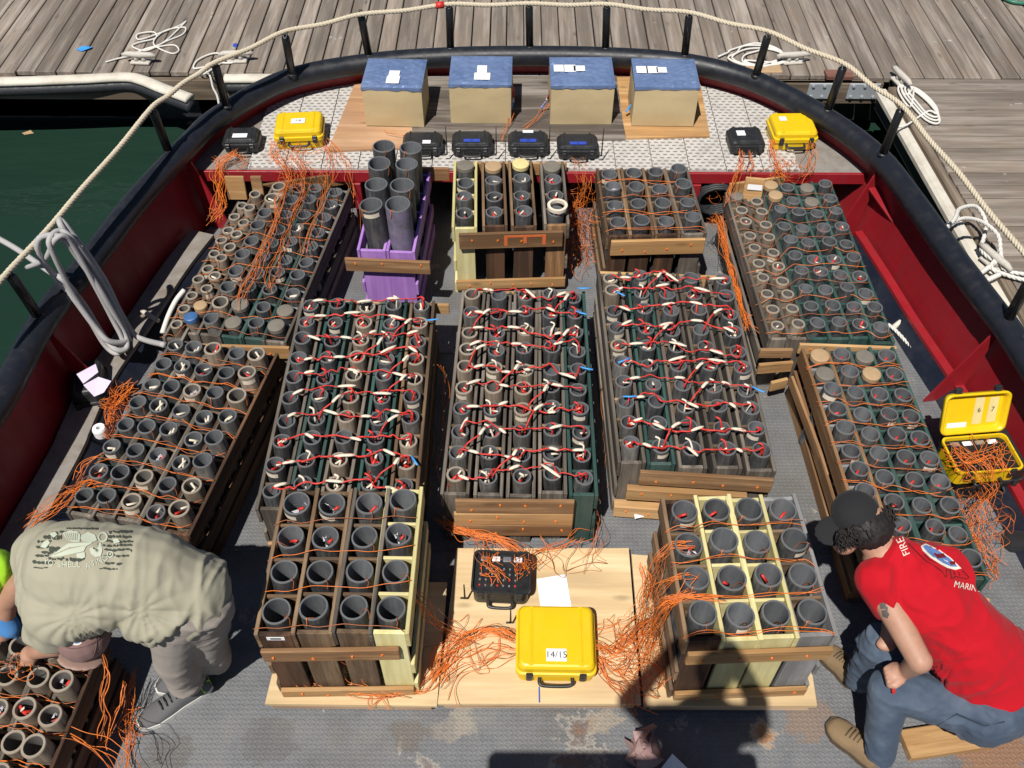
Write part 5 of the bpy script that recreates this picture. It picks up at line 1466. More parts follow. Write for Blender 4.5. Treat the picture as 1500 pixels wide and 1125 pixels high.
shirt = blob('shirt', [('c', pw(282, 868, 0.86), pw(215, 840, 0.96), 0.140, 0.162, 0), ('c', pw(215, 840, 0.96), pw(112, 832, 1.0), 0.162, 0.172, 0), ('c', pw(70, 812, 0.97), pw(82, 890, 0.94), 0.115, 0.112, 0),
              ('c', pw(78, 892, 0.94), pw(74, 930, 0.80), 0.092, 0.078, 0, True), ('c', pw(150, 870, 0.95), pw(90, 900, 0.93), 0.12, 0.1, 0), ('c', pw(215, 860, 0.93), pw(240, 908, 0.82), 0.14, 0.125, 0, True), ('c', pw(215, 845, 0.95), pw(300, 876, 0.80), 0.14, 0.158, 0, True), ('c', pw(215, 845, 0.93), pw(268, 902, 0.81), 0.13, 0.15, 0, True)],
     [M['olive']], gm, voxel=0.008, smooth=9, wrinkle=(lambda base, cs: (lambda v: base(v) + sum(am * math.exp(-((v - c_).length / rd) ** 2) * abs(math.sin(fr * math.atan2((v - c_).y + 0.3 * (v - c_).z, (v - c_).x))) for c_, am, rd, fr in cs)))(wr(6, 0.010, (1.8, 0.5, 0.7)), [(pw(135, 915, 0.86), 0.016, 0.17, 9), (pw(232, 905, 0.84), 0.018, 0.15, 7), (pw(60, 880, 0.88), 0.010, 0.14, 6)]))
gcap = blob('cap', [('e', pw(122, 930, 0.80), (0.092, 0.098, 0.100), 0)], [M['capfab']], gm, voxel=0.007, smooth=4)
blob('cap_visor', [('e', pw(118, 966, 0.74), (0.080, 0.070, 0.010), 0, Matrix.Rotation(R(-35), 3, 'X') @ Matrix.Rotation(R(12), 3, 'Y'))], [M['capvisor']], gm, voxel=0.005, smooth=2)
tc = surf(gcap)
def ellipse_px(cx_, cy_, rx, ry, n=14): return [(cx_ + rx * math.cos(2 * math.pi * i / n), cy_ + ry * math.sin(2 * math.pi * i / n)) for i in range(n)]
decal('cap_badge', tc, [ellipse_px(112, 938, 9, 7)], M['print_white'], gm, 0.002)
decal('cap_badge', tc, [ellipse_px(112, 938, 6, 4.5)], M['print_blue'], gm, 0.0035)
for sm in ([(132, 912), (139, 928), (141, 945), (136, 962)], [(156, 918), (148, 932), (132, 944), (108, 950), (92, 946)]):
    pp_ = [drape(tc, a_, b_, 0.0015) for a_, b_ in sm]
    if all(pp_):
        m1 = MB(); m1.tube(catmull(pp_, 4), 0.002, 5); m1.build('cap_seam', M['capdark'], gm)
shoe('shoe', pw(309, 1000, 0.0), pw(206, 1064, 0.0), M['sneaker'], M['sole'], gm, h=0.10, accent=M['neon'])
shoe('shoe', pw(331, 962, 0.0), pw(232, 1012, 0.0), M['sneaker'], M['sole'], gm, h=0.10, accent=M['neon'])
tr = surf(shirt)
def pz(x, y): return (40 + x / 8.333, 760 + y / 8.333)
stripes = []
gq = random.Random(8)
for (y, x0, x1, hh) in ((150, 1000, 1280, 22), (215, 980, 1270, 24), (265, 950, 1290, 22), (320, 920, 1280, 20), (370, 940, 1280, 20), (440, 930, 1250, 22), (530, 950, 1160, 24), (600, 880, 1100, 16), (480, 470, 700, 30), (515, 70, 330, 26), (595, 80, 260, 14), (205, 200, 420, 44), (160, 310, 640, 34), (330, 110, 260, 26), (440, 100, 260, 20), (270, 130, 300, 24), (480, 260, 450, 20), (400, 180, 290, 24), (120, 480, 860, 16), (350, 270, 400, 60)):
    x = x0
    while x < x1:
        ln = gq.uniform(14, 70); xe = min(x1, x + ln); j = gq.uniform(-9, 9)
        stripes.append([pz(x, y + j + gq.uniform(-5, 5)), pz((x + xe) / 2, y + j - gq.uniform(0, 10)), pz(xe, y + j + gq.uniform(-3, 8)), pz(xe + 5, y + j + hh * gq.uniform(.4, 1.2)), pz((x + xe) / 2, y + j + hh * gq.uniform(.9, 1.6)), pz(x - 4, y + j + hh * gq.uniform(.4, 1.2))])
        x = xe + gq.uniform(-6, 22)
tag(decal('shirt_print', tr, stripes, M['print_dark'], gm, 0.0022), kind='stuff')
figs = [[(430, 180), (520, 150), (610, 160), (650, 200), (640, 290), (560, 290), (490, 270)], [(280, 470), (380, 390), (500, 305), (690, 295), (800, 300), (720, 340), (690, 400), (560, 430), (420, 460)], [(660, 210), (740, 165), (830, 200), (850, 270), (780, 300), (690, 290), (650, 250)],
        [(600, 430), (700, 410), (710, 470), (670, 490), (610, 470)], [(760, 370), (800, 350), (830, 420), (870, 450), (900, 400), (890, 320), (860, 300), (900, 300), (920, 390), (900, 460), (830, 470), (780, 430)],
        [(200, 290), (260, 260), (280, 300), (230, 360), (170, 350)], [(280, 190), (340, 160), (370, 200), (320, 240)], [(1040, 250), (1110, 250), (1130, 290), (1060, 310)]]
tag(decal('shirt_print', tr, [[pz(*p) for p in f] for f in figs], M['print_pale'], gm, 0.0034), kind='stuff')
def ringpoly(cx_, cy_, r0, r1, n=16):
    out = []
    for i in range(n):
        a, b = 2 * math.pi * i / n, 2 * math.pi * (i + 1) / n
        out.append([pz(cx_ + r0 * math.cos(a), cy_ + r0 * math.sin(a)), pz(cx_ + r0 * math.cos(b), cy_ + r0 * math.sin(b)), pz(cx_ + r1 * math.cos(b), cy_ + r1 * math.sin(b)), pz(cx_ + r1 * math.cos(a), cy_ + r1 * math.sin(a))])
    return out
tag(decal('shirt_print', tr, ringpoly(920, 230, 44, 64) + ringpoly(1012, 437, 30, 42) + ringpoly(1012, 437, 0.1, 12), M['print_pale'], gm, 0.0034), kind='stuff')
decal_text(tr, 'SHELL', 92 / 8.333, *pz(510, 560), 0, M['print_pale'], gm, sx=1.15)
decal_text(tr, "A'TINO", 88 / 8.333, *pz(850, 530), R(-22), M['print_pale'], gm, sx=1.0)
decal_text(tr, 'YO', 88 / 8.333, *pz(265, 535), R(20), M['print_pale'], gm, sx=1.0)
fe = []
for k in range(7):
    fe.append([pz(455 + 26 * k, 185), pz(462 + 26 * k, 185), pz(500 + 18 * k, 272), pz(496 + 18 * k, 272)])
for k in range(4):
    fe.append([pz(330 + 60 * k, 440 - 28 * k), pz(520 + 60 * k, 350 - 6 * k), pz(524 + 60 * k, 356 - 6 * k), pz(334 + 60 * k, 447 - 28 * k)])
tag(decal('shirt_print', tr, fe, M['olive'], gm, 0.0046), kind='stuff')

# ---- man in red crouching at the right
rm = empty('person', pw(1290, 1090, 0), 'person in a red T-shirt, jeans and black cap crouching at the right', 'person')
el = pw(1347, 968, 0.70); wri = pw(1326, 984, 0.555)
hand = []
pc = pw(1314, 984, 0.545)
hand.append(('c', wri, pc, 0.027, 0.032, 0)); hand.append(('e', pc, (0.042, 0.040, 0.022), 0))
for k in range(4):
    a = pw(1307 + 1.5 * k, 974 + 6.5 * k, 0.545); b = pw(1297 + 1.5 * k, 979 + 6.5 * k, 0.545); c_ = pw(1296 + 1.5 * k, 986 + 6 * k, 0.52)
    hand += [('c', a, b, 0.0105, 0.0095, 0), ('c', b, c_, 0.0095, 0.008, 0)]
hand += [('c', pw(1322, 998, 0.54), pw(1312, 1005, 0.535), 0.0115, 0.0105, 0), ('c', pw(1312, 1005, 0.535), pw(1304, 1006, 0.525), 0.0105, 0.0085, 0)]
hd = pw(1263, 766, 0.94)
rb = blob('body', [('c', pw(1283, 850, 0.83), el, 0.056, 0.044, 0), ('c', el, wri, 0.046, 0.029, 0), ('c', pw(1300, 820, 0.84), pw(1278, 790, 0.90), 0.07, 0.058, 0), ('e', hd, (0.080, 0.095, 0.105), 0), ('e', pw(1237, 795, 0.885), (0.045, 0.045, 0.05), 0), ('e', pw(1226, 788, 0.90), (0.016, 0.016, 0.022), 0), ('e', pw(1272, 786, 0.93), (0.018, 0.022, 0.03), 0),
              ('c', pw(1300, 820, 0.84), pw(1335, 860, 0.78), 0.09, 0.12, 0), ('c', pw(1345, 840, 0.80), pw(1310, 895, 0.58), 0.05, 0.042, 0), ('c', pw(1310, 895, 0.58), pw(1300, 940, 0.50), 0.04, 0.03, 0), ('e', pw(1298, 944, 0.50), (0.04, 0.03, 0.022), 0)] + hand, [M['skin']], rm, voxel=0.006, smooth=4)
m1 = MB(); ring_c = pw(1302, 984, 0.546); m1.tube([ring_c + Vector((0.004 * math.cos(a), 0.011 * math.cos(a), 0.011 * math.sin(a))) for a in np.linspace(0, 2 * math.pi, 10, endpoint=False)], 0.002, 5, closed=True); m1.build('finger_ring', M['chrome'], rm)
jeans = blob('jeans', [('c', pw(1440, 1035, 0.36), pw(1495, 1000, 0.38), 0.150, 0.150, 0), ('c', pw(1432, 1040, 0.36), pw(1302, 1010, 0.42), 0.104, 0.078, 0), ('c', pw(1302, 1010, 0.42), pw(1288, 1108, 0.09), 0.079, 0.060, 0, True), ('c', pw(1450, 985, 0.36), pw(1288, 945, 0.41), 0.110, 0.082, 0), ('c', pw(1288, 945, 0.41), pw(1258, 998, 0.09), 0.082, 0.062, 0, True)],
     [M['denim']], rm, voxel=0.008, smooth=6, wrinkle=wr(8, 0.012, (1, 1, 1.6)))
tj = surf(jeans)
rs_ = blob('shirt', [('c', pw(1478, 985, 0.42), pw(1410, 930, 0.62), 0.155, 0.155, 0, False), ('c', pw(1410, 930, 0.62), pw(1345, 862, 0.78), 0.158, 0.158, 0), ('c', pw(1284, 850, 0.84), pw(1362, 822, 0.82), 0.078, 0.080, 0), ('c', pw(1360, 850, 0.77), pw(1310, 822, 0.85), 0.155, 0.09, 0), ('c', pw(1283, 848, 0.84), pw(1307, 892, 0.735), 0.084, 0.076, 0, True), ('c', pw(1410, 930, 0.62), pw(1450, 1000, 0.40), 0.158, 0.168, 0, True)],
     [M['redshirt']], rm, voxel=0.008, smooth=8, wrinkle=(lambda base, c_: (lambda v: base(v) + 0.016 * math.exp(-((v - c_).length / 0.14) ** 2) * abs(math.sin(8 * math.atan2((v - c_).y, (v - c_).x)))))(wr(5, 0.013, (1.4, 0.7, 1)), pw(1372, 990, 0.55)))
m1 = MB()
blob('cap_visor', [('e', pw(1222, 777, 0.95), (0.075, 0.06, 0.009), 0, Matrix.Rotation(R(-25), 3, 'Y') @ Matrix.Rotation(R(15), 3, 'X'))], [M['capblack']], rm, voxel=0.005, smooth=2)
blob('cap', [('e', pw(1254, 752, 0.985), (0.092, 0.096, 0.074), 0)], [M['capblack']], rm, voxel=0.008, smooth=4)
gh = random.Random(3); m1 = MB()
for k in range(560):
    t_ = gh.random(); x = 1226 + 80 * t_; y = 788 - 42 * t_ ** 1.4 + gh.uniform(-12, 8)
    z = 1.005 + gh.uniform(-0.035, 0.025)
    p_ = pw(x, y, z); d_ = Vector((gh.uniform(-0.2, 0.9), gh.uniform(-1.1, 0.1), gh.uniform(-0.9, 0.2))).normalized(); sdv = d_.cross(Vector((0, 0, 1))).normalized()
    P = [p_]; ph_ = gh.uniform(0, 6.28); am = gh.uniform(0.15, 0.6)
    for q in range(5):
        P.append(P[-1] + d_ * 0.0085 + sdv * (math.sin(ph_ + q * 1.15) * 0.0075 * am) + Vector((0, 0, math.cos(ph_ + q * 1.15) * 0.006 * am)))
        d_ = (d_ + Vector((0.02, -0.03, -0.06))).normalized()
    m1.tube(P, [0.0026, 0.0028, 0.0027, 0.0023, 0.0016, 0.0008], 4)
m1.build('hair', M['hair'], rm)
blob('hair_mass', [('e', pw(1268, 772, 0.965), (0.098, 0.085, 0.075), 0), ('e', pw(1290, 766, 0.965), (0.05, 0.06, 0.05), 0), ('e', pw(1245, 783, 0.95), (0.05, 0.04, 0.04), 0)], [M['hair']], rm, voxel=0.008, smooth=2, wrinkle=wr(40, 0.006))
shoe('boot', pw(1284, 1122, 0.0), pw(1213, 1060, 0.0), M['suede'], M['suede_dark'], rm, h=0.11, w=0.055, laces=True)
shoe('boot', pw(1252, 1004, 0.0), pw(1205, 950, 0.0), M['suede'], M['suede_dark'], rm, h=0.11, w=0.053, laces=True)
tr = surf(rs_)
decal_text(tr, 'FIRE', 15, 1323, 801, R(-113), M['print_white'], rm, sx=1.0)
decal_text(tr, 'MARINE', 13, 1416, 860, R(12), M['print_white'], rm, sx=0.85)
def q2(x, y): return (1290 + x / 8.82, 770 + y / 8.82)
decal('shirt_emblem', tr, [[q2(*p) for p in ((515, 270), (580, 240), (760, 320), (900, 420), (1035, 555), (960, 575), (850, 550), (760, 500), (640, 420), (540, 330))]], M['print_white'], rm, 0.003, 2)
decal('shirt_emblem', tr, [[q2(*p) for p in ((545, 275), (590, 262), (750, 335), (880, 425), (990, 535), (900, 535), (800, 490), (680, 415), (570, 325))]], M['print_blue'], rm, 0.0042, 2)
decal('shirt_emblem', tr, [[q2(*p) for p in ((690, 380), (800, 360), (840, 420), (720, 430))], [q2(*p) for p in ((880, 470), (950, 470), (960, 510), (890, 515))]], M['print_maroon'], rm, 0.0052, 2)
def inkline(pts, w=6):
    out = []
    for (a, b) in zip(pts[:-1], pts[1:]):
        d = Vector((b[0] - a[0], b[1] - a[1])); n_ = Vector((-d.y, d.x)).normalized() * w
        out.append([q2(a[0] - n_.x, a[1] - n_.y), q2(b[0] - n_.x, b[1] - n_.y), q2(b[0] + n_.x, b[1] + n_.y), q2(a[0] + n_.x, a[1] + n_.y)])
    return out
decal('shirt_emblem', tr, inkline([(350, 230), (430, 310), (520, 400), (600, 470), (700, 530), (780, 590), (840, 670), (850, 560)]) + inkline([(890, 570), (910, 690), (960, 660), (1100, 690), (1140, 670), (1050, 580)]) + inkline([(400, 200), (500, 210), (540, 240)]) + inkline([(560, 380), (640, 450), (700, 480)]) + inkline([(940, 590), (960, 640)]) + inkline([(1000, 600), (1020, 650)]), M['print_maroon'], rm, 0.003)
ta = surf(rb)
decal('tattoo', ta, [[(1288, 884), (1292, 878), (1298, 884), (1296, 892), (1290, 892)], [(1291, 894), (1298, 893), (1303, 900), (1300, 906), (1293, 903)], [(1296, 886), (1301, 890), (1300, 896), (1297, 893)]], M['tattoo'], rm, 0.001)
decal('pocket_seam', tj, inkline([], 1) + [[(1372, 1062), (1374, 1062), (1402, 1046), (1400, 1045)], [(1400, 1044), (1401, 1047), (1440, 1064), (1441, 1061)], [(1441, 1062), (1441, 1064), (1472, 1058), (1471, 1056)]], M['seam'], rm, 0.002)
mb = MB(); mb.tube([pw(1308, 996, 0.53), pw(1309, 1016, 0.50)], [0.008, 0.007], 8)
tag(mb.build('marker_pen', M['red_paper']), 'red marker pen in the hand of the person in red', 'pen')
st = board('wood_block', None, pw(1385, 1083, 0.025), (1, 0.15, 0), (0.36, 0.12, 0.045), M['planknew'], ch=0.005)
tag(st, 'pale board lying on the deck under the person in red', 'block')

# ---- worker in neon green at the left edge (mostly outside the picture)
nm_ = empty('person', pw(-70, 960, 0), 'person at the left edge in a neon green shirt and blue glove', 'person')
blob('body', [('c', pw(-25, 850, 0.72), pw(0, 900, 0.58), 0.05, 0.045, 0), ('c', pw(-70, 840, 0.9), pw(-85, 790, 1.0), 0.06, 0.055, 0), ('e', pw(-88, 775, 1.05), (0.08, 0.09, 0.11), 0), ('c', pw(-100, 860, 0.75), pw(-70, 840, 0.9), 0.1, 0.1, 0)], [M['skin']], nm_, voxel=0.01)
blob('shirt', [('c', pw(-130, 900, 0.55), pw(-80, 850, 0.8), 0.15, 0.16, 0), ('c', pw(-70, 850, 0.82), pw(-12, 835, 0.78), 0.1, 0.085, 0), ('c', pw(-12, 835, 0.78), pw(0, 872, 0.66), 0.075, 0.06, 0, True)], [M['neon']], nm_, voxel=0.01, wrinkle=wr(8, 0.006))
blob('glove', [('c', pw(2, 900, 0.58), pw(14, 920, 0.52), 0.045, 0.042, 0)] + [('c', pw(14 + 2 * k, 914 + 4 * k, 0.52), pw(22 + 1 * k, 922 + 4 * k, 0.48), 0.012, 0.010, 0) for k in range(4)], [M['glove']], nm_, voxel=0.007)
blob('trousers', [('c', pw(-130, 900, 0.48), pw(-60, 960, 0.42), 0.13, 0.09, 0), ('c', pw(-60, 960, 0.42), pw(-70, 1010, 0.08), 0.08, 0.06, 0), ('c', pw(-150, 880, 0.48), pw(-110, 1000, 0.4), 0.12, 0.09, 0), ('c', pw(-110, 1000, 0.4), pw(-130, 1040, 0.08), 0.08, 0.06, 0)], [M['denim']], nm_, voxel=0.012)

# ---- the photographer on the upper deck, whose shadow falls on the front right rack
ph = empty('person', (0.02, -0.35, 2.26), 'photographer on the upper deck, seen only as a shadow on the front right rack', 'person')
V3 = Vector
blob('body', [('e', V3((0.0, -0.24, 3.84)), (0.08, 0.1, 0.12), 0), ('c', V3((0, -0.28, 3.72)), V3((0, -0.32, 3.62)), 0.06, 0.07, 0), ('c', V3((0.0, -0.34, 3.5)), V3((0.0, -0.36, 3.1)), 0.16, 0.16, 1), ('c', V3((-0.19, -0.33, 3.54)), V3((0.19, -0.33, 3.54)), 0.085, 0.085, 1),
              ('c', V3((-0.21, -0.33, 3.53)), V3((-0.27, -0.14, 3.36)), 0.06, 0.05, 1), ('c', V3((-0.27, -0.14, 3.36)), V3((-0.10, -0.05, 3.70)), 0.048, 0.035, 0), ('c', V3((0.21, -0.33, 3.53)), V3((0.27, -0.14, 3.36)), 0.06, 0.05, 1), ('c', V3((0.27, -0.14, 3.36)), V3((0.10, -0.05, 3.70)), 0.048, 0.035, 0),
              ('c', V3((-0.1, -0.36, 3.1)), V3((-0.11, -0.36, 2.7)), 0.11, 0.08, 2), ('c', V3((-0.11, -0.36, 2.7)), V3((-0.11, -0.38, 2.34)), 0.08, 0.055, 2), ('c', V3((0.1, -0.36, 3.1)), V3((0.11, -0.36, 2.7)), 0.11, 0.08, 2), ('c', V3((0.11, -0.36, 2.7)), V3((0.11, -0.38, 2.34)), 0.08, 0.055, 2)],
     [M['skin'], M['khaki'], M['denim']], ph, voxel=0.014)
for s in (-1, 1): shoe('shoe', (0.11 * s, -0.44, 2.262), (0.12 * s, -0.17, 2.262), M['sneaker'], M['sole'], ph)
pb = board('phone', None, (0, -0.05, 3.76), (1, 0, 0), (0.15, 0.009, 0.075), M['blackcase'], zdir=(0, 0.5, 1), ch=0.003)
tag(pb, 'dark phone held up by the photographer on the upper deck', 'phone')

# ================================================================== LOOSE WIRE
def tangle(label, specs, seed, nests=(), name='wire_tangle'):
    g = random.Random(seed); mb = MB()
    for (cnt, ctrl, spread, rr) in specs:
        for k in range(max(3, int(cnt * 0.8))):
            P = []
            bias = Vector((g.gauss(0, 1), g.gauss(0, 1)))
            for i, (x, y, z) in enumerate(ctrl):
                sp = spread[i] if isinstance(spread, (list, tuple)) else spread
                P.append(pw(x + bias.x * sp * 0.6 + g.gauss(0, sp * 0.5), y + bias.y * sp * 0.4 + g.gauss(0, sp * 0.35), z + g.uniform(0, 0.025)))
            Q = []
            for a, b in zip(P[:-1], P[1:]):
                Q += [a, (a + b) / 2 + Vector((g.gauss(0, 1), g.gauss(0, 1), abs(g.gauss(0, 0.5)))) * (b - a).length * 0.07]
            Q.append(P[-1])
            if g.random() < 0.4: Q[-1] = Q[-1] + Vector((g.gauss(0, .03), g.gauss(0, .03), g.uniform(0, .03)))
            mb.tube(catmull(Q, 4), rr * g.uniform(0.8, 1.15), 4, mi=g.choices((0, 1, 2), (8, 2, 0.2))[0])
    for (cnt, x, y, rx, ry, z0, z1, ln) in nests:
        for k in range(int(cnt * 0.75)):
            a = g.uniform(0, 6.28); px, py = x + rx * g.gauss(0, .45), y + ry * g.gauss(0, .45); P = []
            step = (rx + ry) * 0.20; turn = g.uniform(-0.9, 0.9)
            for i in range(ln):
                ex = (px - x) / rx; ey = (py - y) / ry
                if ex * ex + ey * ey > 1.1: a = math.atan2((y - py), (x - px)) + g.uniform(-.7, .7)
                a += turn + g.gauss(0, 0.35)
                px += step * math.cos(a); py += step * math.sin(a) * 0.85
                P.append(pw(px, py, g.uniform(z0, z1)))
            mb.tube(catmull(P, 4), 0.0012 * g.uniform(0.8, 1.2), 4, mi=g.choices((0, 1, 2), (8, 2, 0.15))[0])
    o = mb.build(name, [M['orange'], M['orange_dark'], M['blackwire']])
    return tag(o, label, 'wire', 'orange wire bundles', 'stuff')
W = 0.0013
zp_ = ZP + 0.03
tangle('orange wires falling from the left black case over the platform edge', [
    (26, [(345, 222, zp_ + 0.03), (325, 235, zp_), (320, 250, ZP + 0.01), (322, 275, 0.42), (325, 300, 0.40), (312, 320, 0.34)], [5, 7, 6, 5, 7, 8], W),
    (8, [(352, 224, zp_ + 0.02), (360, 236, zp_), (350, 244, zp_ - .01)], 6, W)], 1, nests=[(6, 328, 232, 18, 9, zp_ - .015, zp_ + .02, 8)])
tangle('orange wires pouring from the left yellow case onto the rear left rack', [
    (16, [(405, 205, zp_ + 0.05), (400, 222, zp_), (415, 245, ZP + 0.02), (425, 262, 0.46), (420, 275, 0.45), (405, 320, 0.44), (385, 365, 0.44), (370, 400, 0.43), (350, 440, 0.43)], [6, 6, 7, 4, 3, 4, 5, 6, 8], W),
    (12, [(440, 210, zp_ + 0.04), (440, 230, zp_), (450, 248, ZP + 0.02), (447, 285, 0.45), (425, 335, 0.44), (410, 375, 0.43), (395, 420, 0.43)], [8, 9, 6, 4, 3, 4, 5], W),
    (9, [(470, 212, zp_ + 0.03), (478, 240, ZP + 0.03), (470, 280, 0.45), (462, 310, 0.44), (440, 370, 0.43)], [5, 8, 5, 4, 4], W),
    (8, [(480, 205, zp_ + 0.03), (498, 225, zp_), (510, 245, ZP + 0.01), (515, 275, 0.3), (520, 330, 0.12)], [4, 6, 4, 4, 8], W)], 2,
    nests=[(12, 430, 222, 45, 12, zp_ - .015, zp_ + .03, 10), (10, 445, 258, 35, 14, 0.40, 0.46, 9)])
tangle('orange wires hanging behind the platform board near the second kraft box', [
    (6, [(752, 165, zp_ + .03), (742, 185, zp_ + 0.02), (735, 205, zp_ + .02)], 3, W), (5, [(806, 150, 0.55), (790, 170, zp_ + 0.02), (770, 188, zp_ + .01)], 3, W), (3, [(560, 192, zp_), (580, 196, zp_), (600, 200, zp_)], 3, W)], 3)
tangle('mass of thin orange wires between the two square racks at the back', [
    (16, [(845, 232, zp_ + .02), (850, 245, ZP - .01), (855, 270, 0.36), (852, 300, 0.2), (850, 340, 0.06), (852, 390, 0.03)], [8, 10, 12, 14, 12, 10], W * 0.85)], 4,
    nests=[(26, 850, 300, 24, 55, 0.06, 0.30, 12), (14, 850, 360, 20, 40, 0.02, 0.12, 10)])
tangle('orange wires falling from the right black and yellow cases', [
    (12, [(1085, 222, zp_ + .03), (1086, 235, zp_), (1082, 248, ZP + .01), (1075, 275, 0.42), (1066, 300, 0.36)], [4, 5, 5, 7, 8], W),
    (10, [(1098, 222, zp_ + .03), (1100, 240, zp_), (1095, 255, ZP)], [5, 6, 8], W),
    (16, [(1130, 205, zp_ + .05), (1132, 225, zp_), (1138, 245, zp_), (1150, 258, ZP), (1165, 262, ZP - .06)], [4, 5, 8, 12, 14], W),
    (10, [(1186, 205, zp_ + .05), (1190, 225, zp_), (1182, 246, zp_), (1170, 260, ZP - .03)], [4, 6, 8, 10], W)], 5,
    nests=[(10, 1150, 245, 40, 10, zp_ - .015, zp_ + .02, 8), (6, 1060, 285, 25, 16, 0.2, 0.35, 9)])
tangle('bundle of orange wire running down the left side of the rear right rack', [
    (26, [(1050, 318, 0.30), (1058, 345, 0.30), (1066, 380, 0.29), (1075, 415, 0.28), (1086, 450, 0.27), (1096, 480, 0.26)], [8, 4, 3, 3, 3, 5], W)], 6, nests=[(10, 1050, 326, 14, 12, 0.27, 0.33, 8)])
tangle('orange wires heaped in and below the open yellow case', [
    (14, [(1405, 660, 0.37), (1440, 690, 0.37), (1450, 715, 0.26), (1430, 745, 0.12), (1420, 790, 0.03), (1440, 830, 0.02)], [14, 14, 12, 18, 18, 18], W),
    (10, [(1400, 650, 0.38), (1420, 672, 0.39), (1455, 660, 0.38), (1470, 690, 0.37)], 10, W),
    (12, [(1385, 720, 0.30), (1400, 745, 0.10), (1440, 790, 0.03), (1445, 840, 0.02)], [8, 14, 16, 14], W)], 7,
    nests=[(16, 1432, 668, 42, 26, 0.355, 0.39, 10), (26, 1430, 760, 45, 40, 0.03, 0.22, 11), (9, 1440, 830, 20, 28, 0.01, 0.05, 9)])
tangle('orange wires fanning over the foot of the central rack into the black box', [
    (34, [(650, 762, 0.16), (672, 775, 0.16), (700, 785, 0.17), (730, 790, 0.17), (765, 812, ZPL + .05), (770, 830, ZPL + .12)], [8, 8, 8, 8, 12, 10], W),
    (12, [(700, 782, 0.17), (705, 800, 0.14), (715, 825, ZPL + .13), (740, 850, ZPL + .11)], [6, 8, 8, 10], W),
    (9, [(850, 790, 0.10), (820, 800, ZPL + .03), (790, 815, ZPL + .05), (765, 840, ZPL + .11)], [14, 12, 10, 10], W),
    (6, [(870, 735, 0.25), (878, 760, 0.12), (870, 800, ZPL + .01), (850, 830, ZPL + .01)], [6, 8, 12, 12], W * .8)], 8,
    nests=[(9, 830, 810, 60, 22, ZPL + .003, ZPL + .04, 9), (8, 735, 832, 30, 22, ZPL + .11, ZPL + .14, 8)])
tangle('orange wires spread on the plywood left of the numbered case', [
    (30, [(752, 935, ZPL + .04), (730, 922, ZPL + .02), (700, 925, ZPL + .01), (670, 940, ZPL + .01), (648, 960, ZPL + .01), (635, 990, ZPL + .01)], [8, 9, 10, 12, 14, 16], W),
    (10, [(752, 955, ZPL + .03), (715, 960, ZPL + .01), (680, 975, ZPL + .01), (650, 1005, ZPL + .01)], [8, 12, 14, 14], W),
    (14, [(600, 860, 0.50), (625, 890, 0.35), (650, 920, ZPL + .03), (680, 935, ZPL + .01)], [8, 10, 10, 12], W)], 9,
    nests=[(10, 690, 940, 55, 32, ZPL + .003, ZPL + .03, 9)])
tangle('thick nest of orange wires right of the numbered case', [
    (22, [(874, 945, ZPL + .05), (900, 955, ZPL + .02), (930, 930, ZPL + .03), (955, 905, 0.3), (975, 880, 0.60), (1010, 870, 0.63)], [8, 12, 14, 12, 8, 8], W),
    (14, [(874, 960, ZPL + .03), (900, 990, ZPL + .01), (925, 1010, ZPL + .01), (935, 1035, ZPL - .02)], [8, 16, 14, 14], W),
    (14, [(940, 830, 0.5), (948, 850, 0.45), (945, 880, 0.3), (940, 930, ZPL + .04)], [5, 6, 8, 14], W)], 10,
    nests=[(34, 945, 960, 36, 52, ZPL + .003, ZPL + .12, 11), (16, 905, 945, 40, 40, ZPL + .003, ZPL + .04, 10)])
tangle('orange wires trailing along the front of the front left rack', [
    (14, [(420, 985, 0.18), (450, 1000, 0.12), (500, 1010, ZPL + .02), (560, 1018, ZPL + .01), (620, 1008, ZPL + .01), (650, 975, ZPL + .01)], [10, 10, 8, 8, 10, 12], W),
    (6, [(470, 935, 0.45), (500, 970, 0.25), (520, 1000, ZPL + .05), (580, 1020, ZPL + .01)], [14, 16, 14, 14], W)], 11, nests=[(5, 560, 1015, 60, 16, ZPL + .004, ZPL + .02, 8)])
tangle('orange wire nest against the left side of the middle left rack', [
    (14, [(195, 560, 0.38), (178, 575, 0.32), (165, 595, 0.25), (160, 620, 0.22)], [8, 8, 8, 8], W)], 12, nests=[(34, 178, 590, 24, 26, 0.16, 0.34, 10), (12, 168, 628, 12, 16, 0.15, 0.3, 8)])
tangle('fan of orange wires behind the back of the person in grey', [
    (20, [(140, 700, 0.38), (115, 712, 0.32), (90, 732, 0.22), (60, 752, 0.15), (40, 770, 0.10)], [8, 8, 10, 10, 12], W), (8, [(150, 665, 0.36), (130, 680, 0.33), (115, 705, 0.28)], [6, 8, 8], W)], 13, nests=[(8, 120, 712, 24, 12, 0.26, 0.36, 8)])
tangle('orange wires dangling from the lower left rack to the deck', [
    (7, [(150, 960, 0.40), (158, 985, 0.38), (150, 1020, 0.30), (158, 1050, 0.22), (150, 1085, 0.15)], [4, 4, 4, 5, 6], W * 1.4), (5, [(182, 1000, 0.16), (180, 1030, 0.12), (165, 1060, 0.10), (150, 1100, 0.08)], [4, 4, 6, 10], W * 1.2),
    (10, [(195, 985, 0.03), (188, 1015, 0.03), (188, 1050, 0.02), (185, 1100, 0.02), (190, 1140, 0.02)], [6, 7, 7, 9, 12], W), (8, [(100, 1075, 0.40), (130, 1090, 0.35), (160, 1110, 0.3), (180, 1140, 0.2)], [10, 10, 12, 14], W)], 14,
    nests=[(9, 178, 1065, 22, 55, 0.01, 0.08, 9), (10, 60, 970, 60, 14, 0.43, 0.46, 9)])
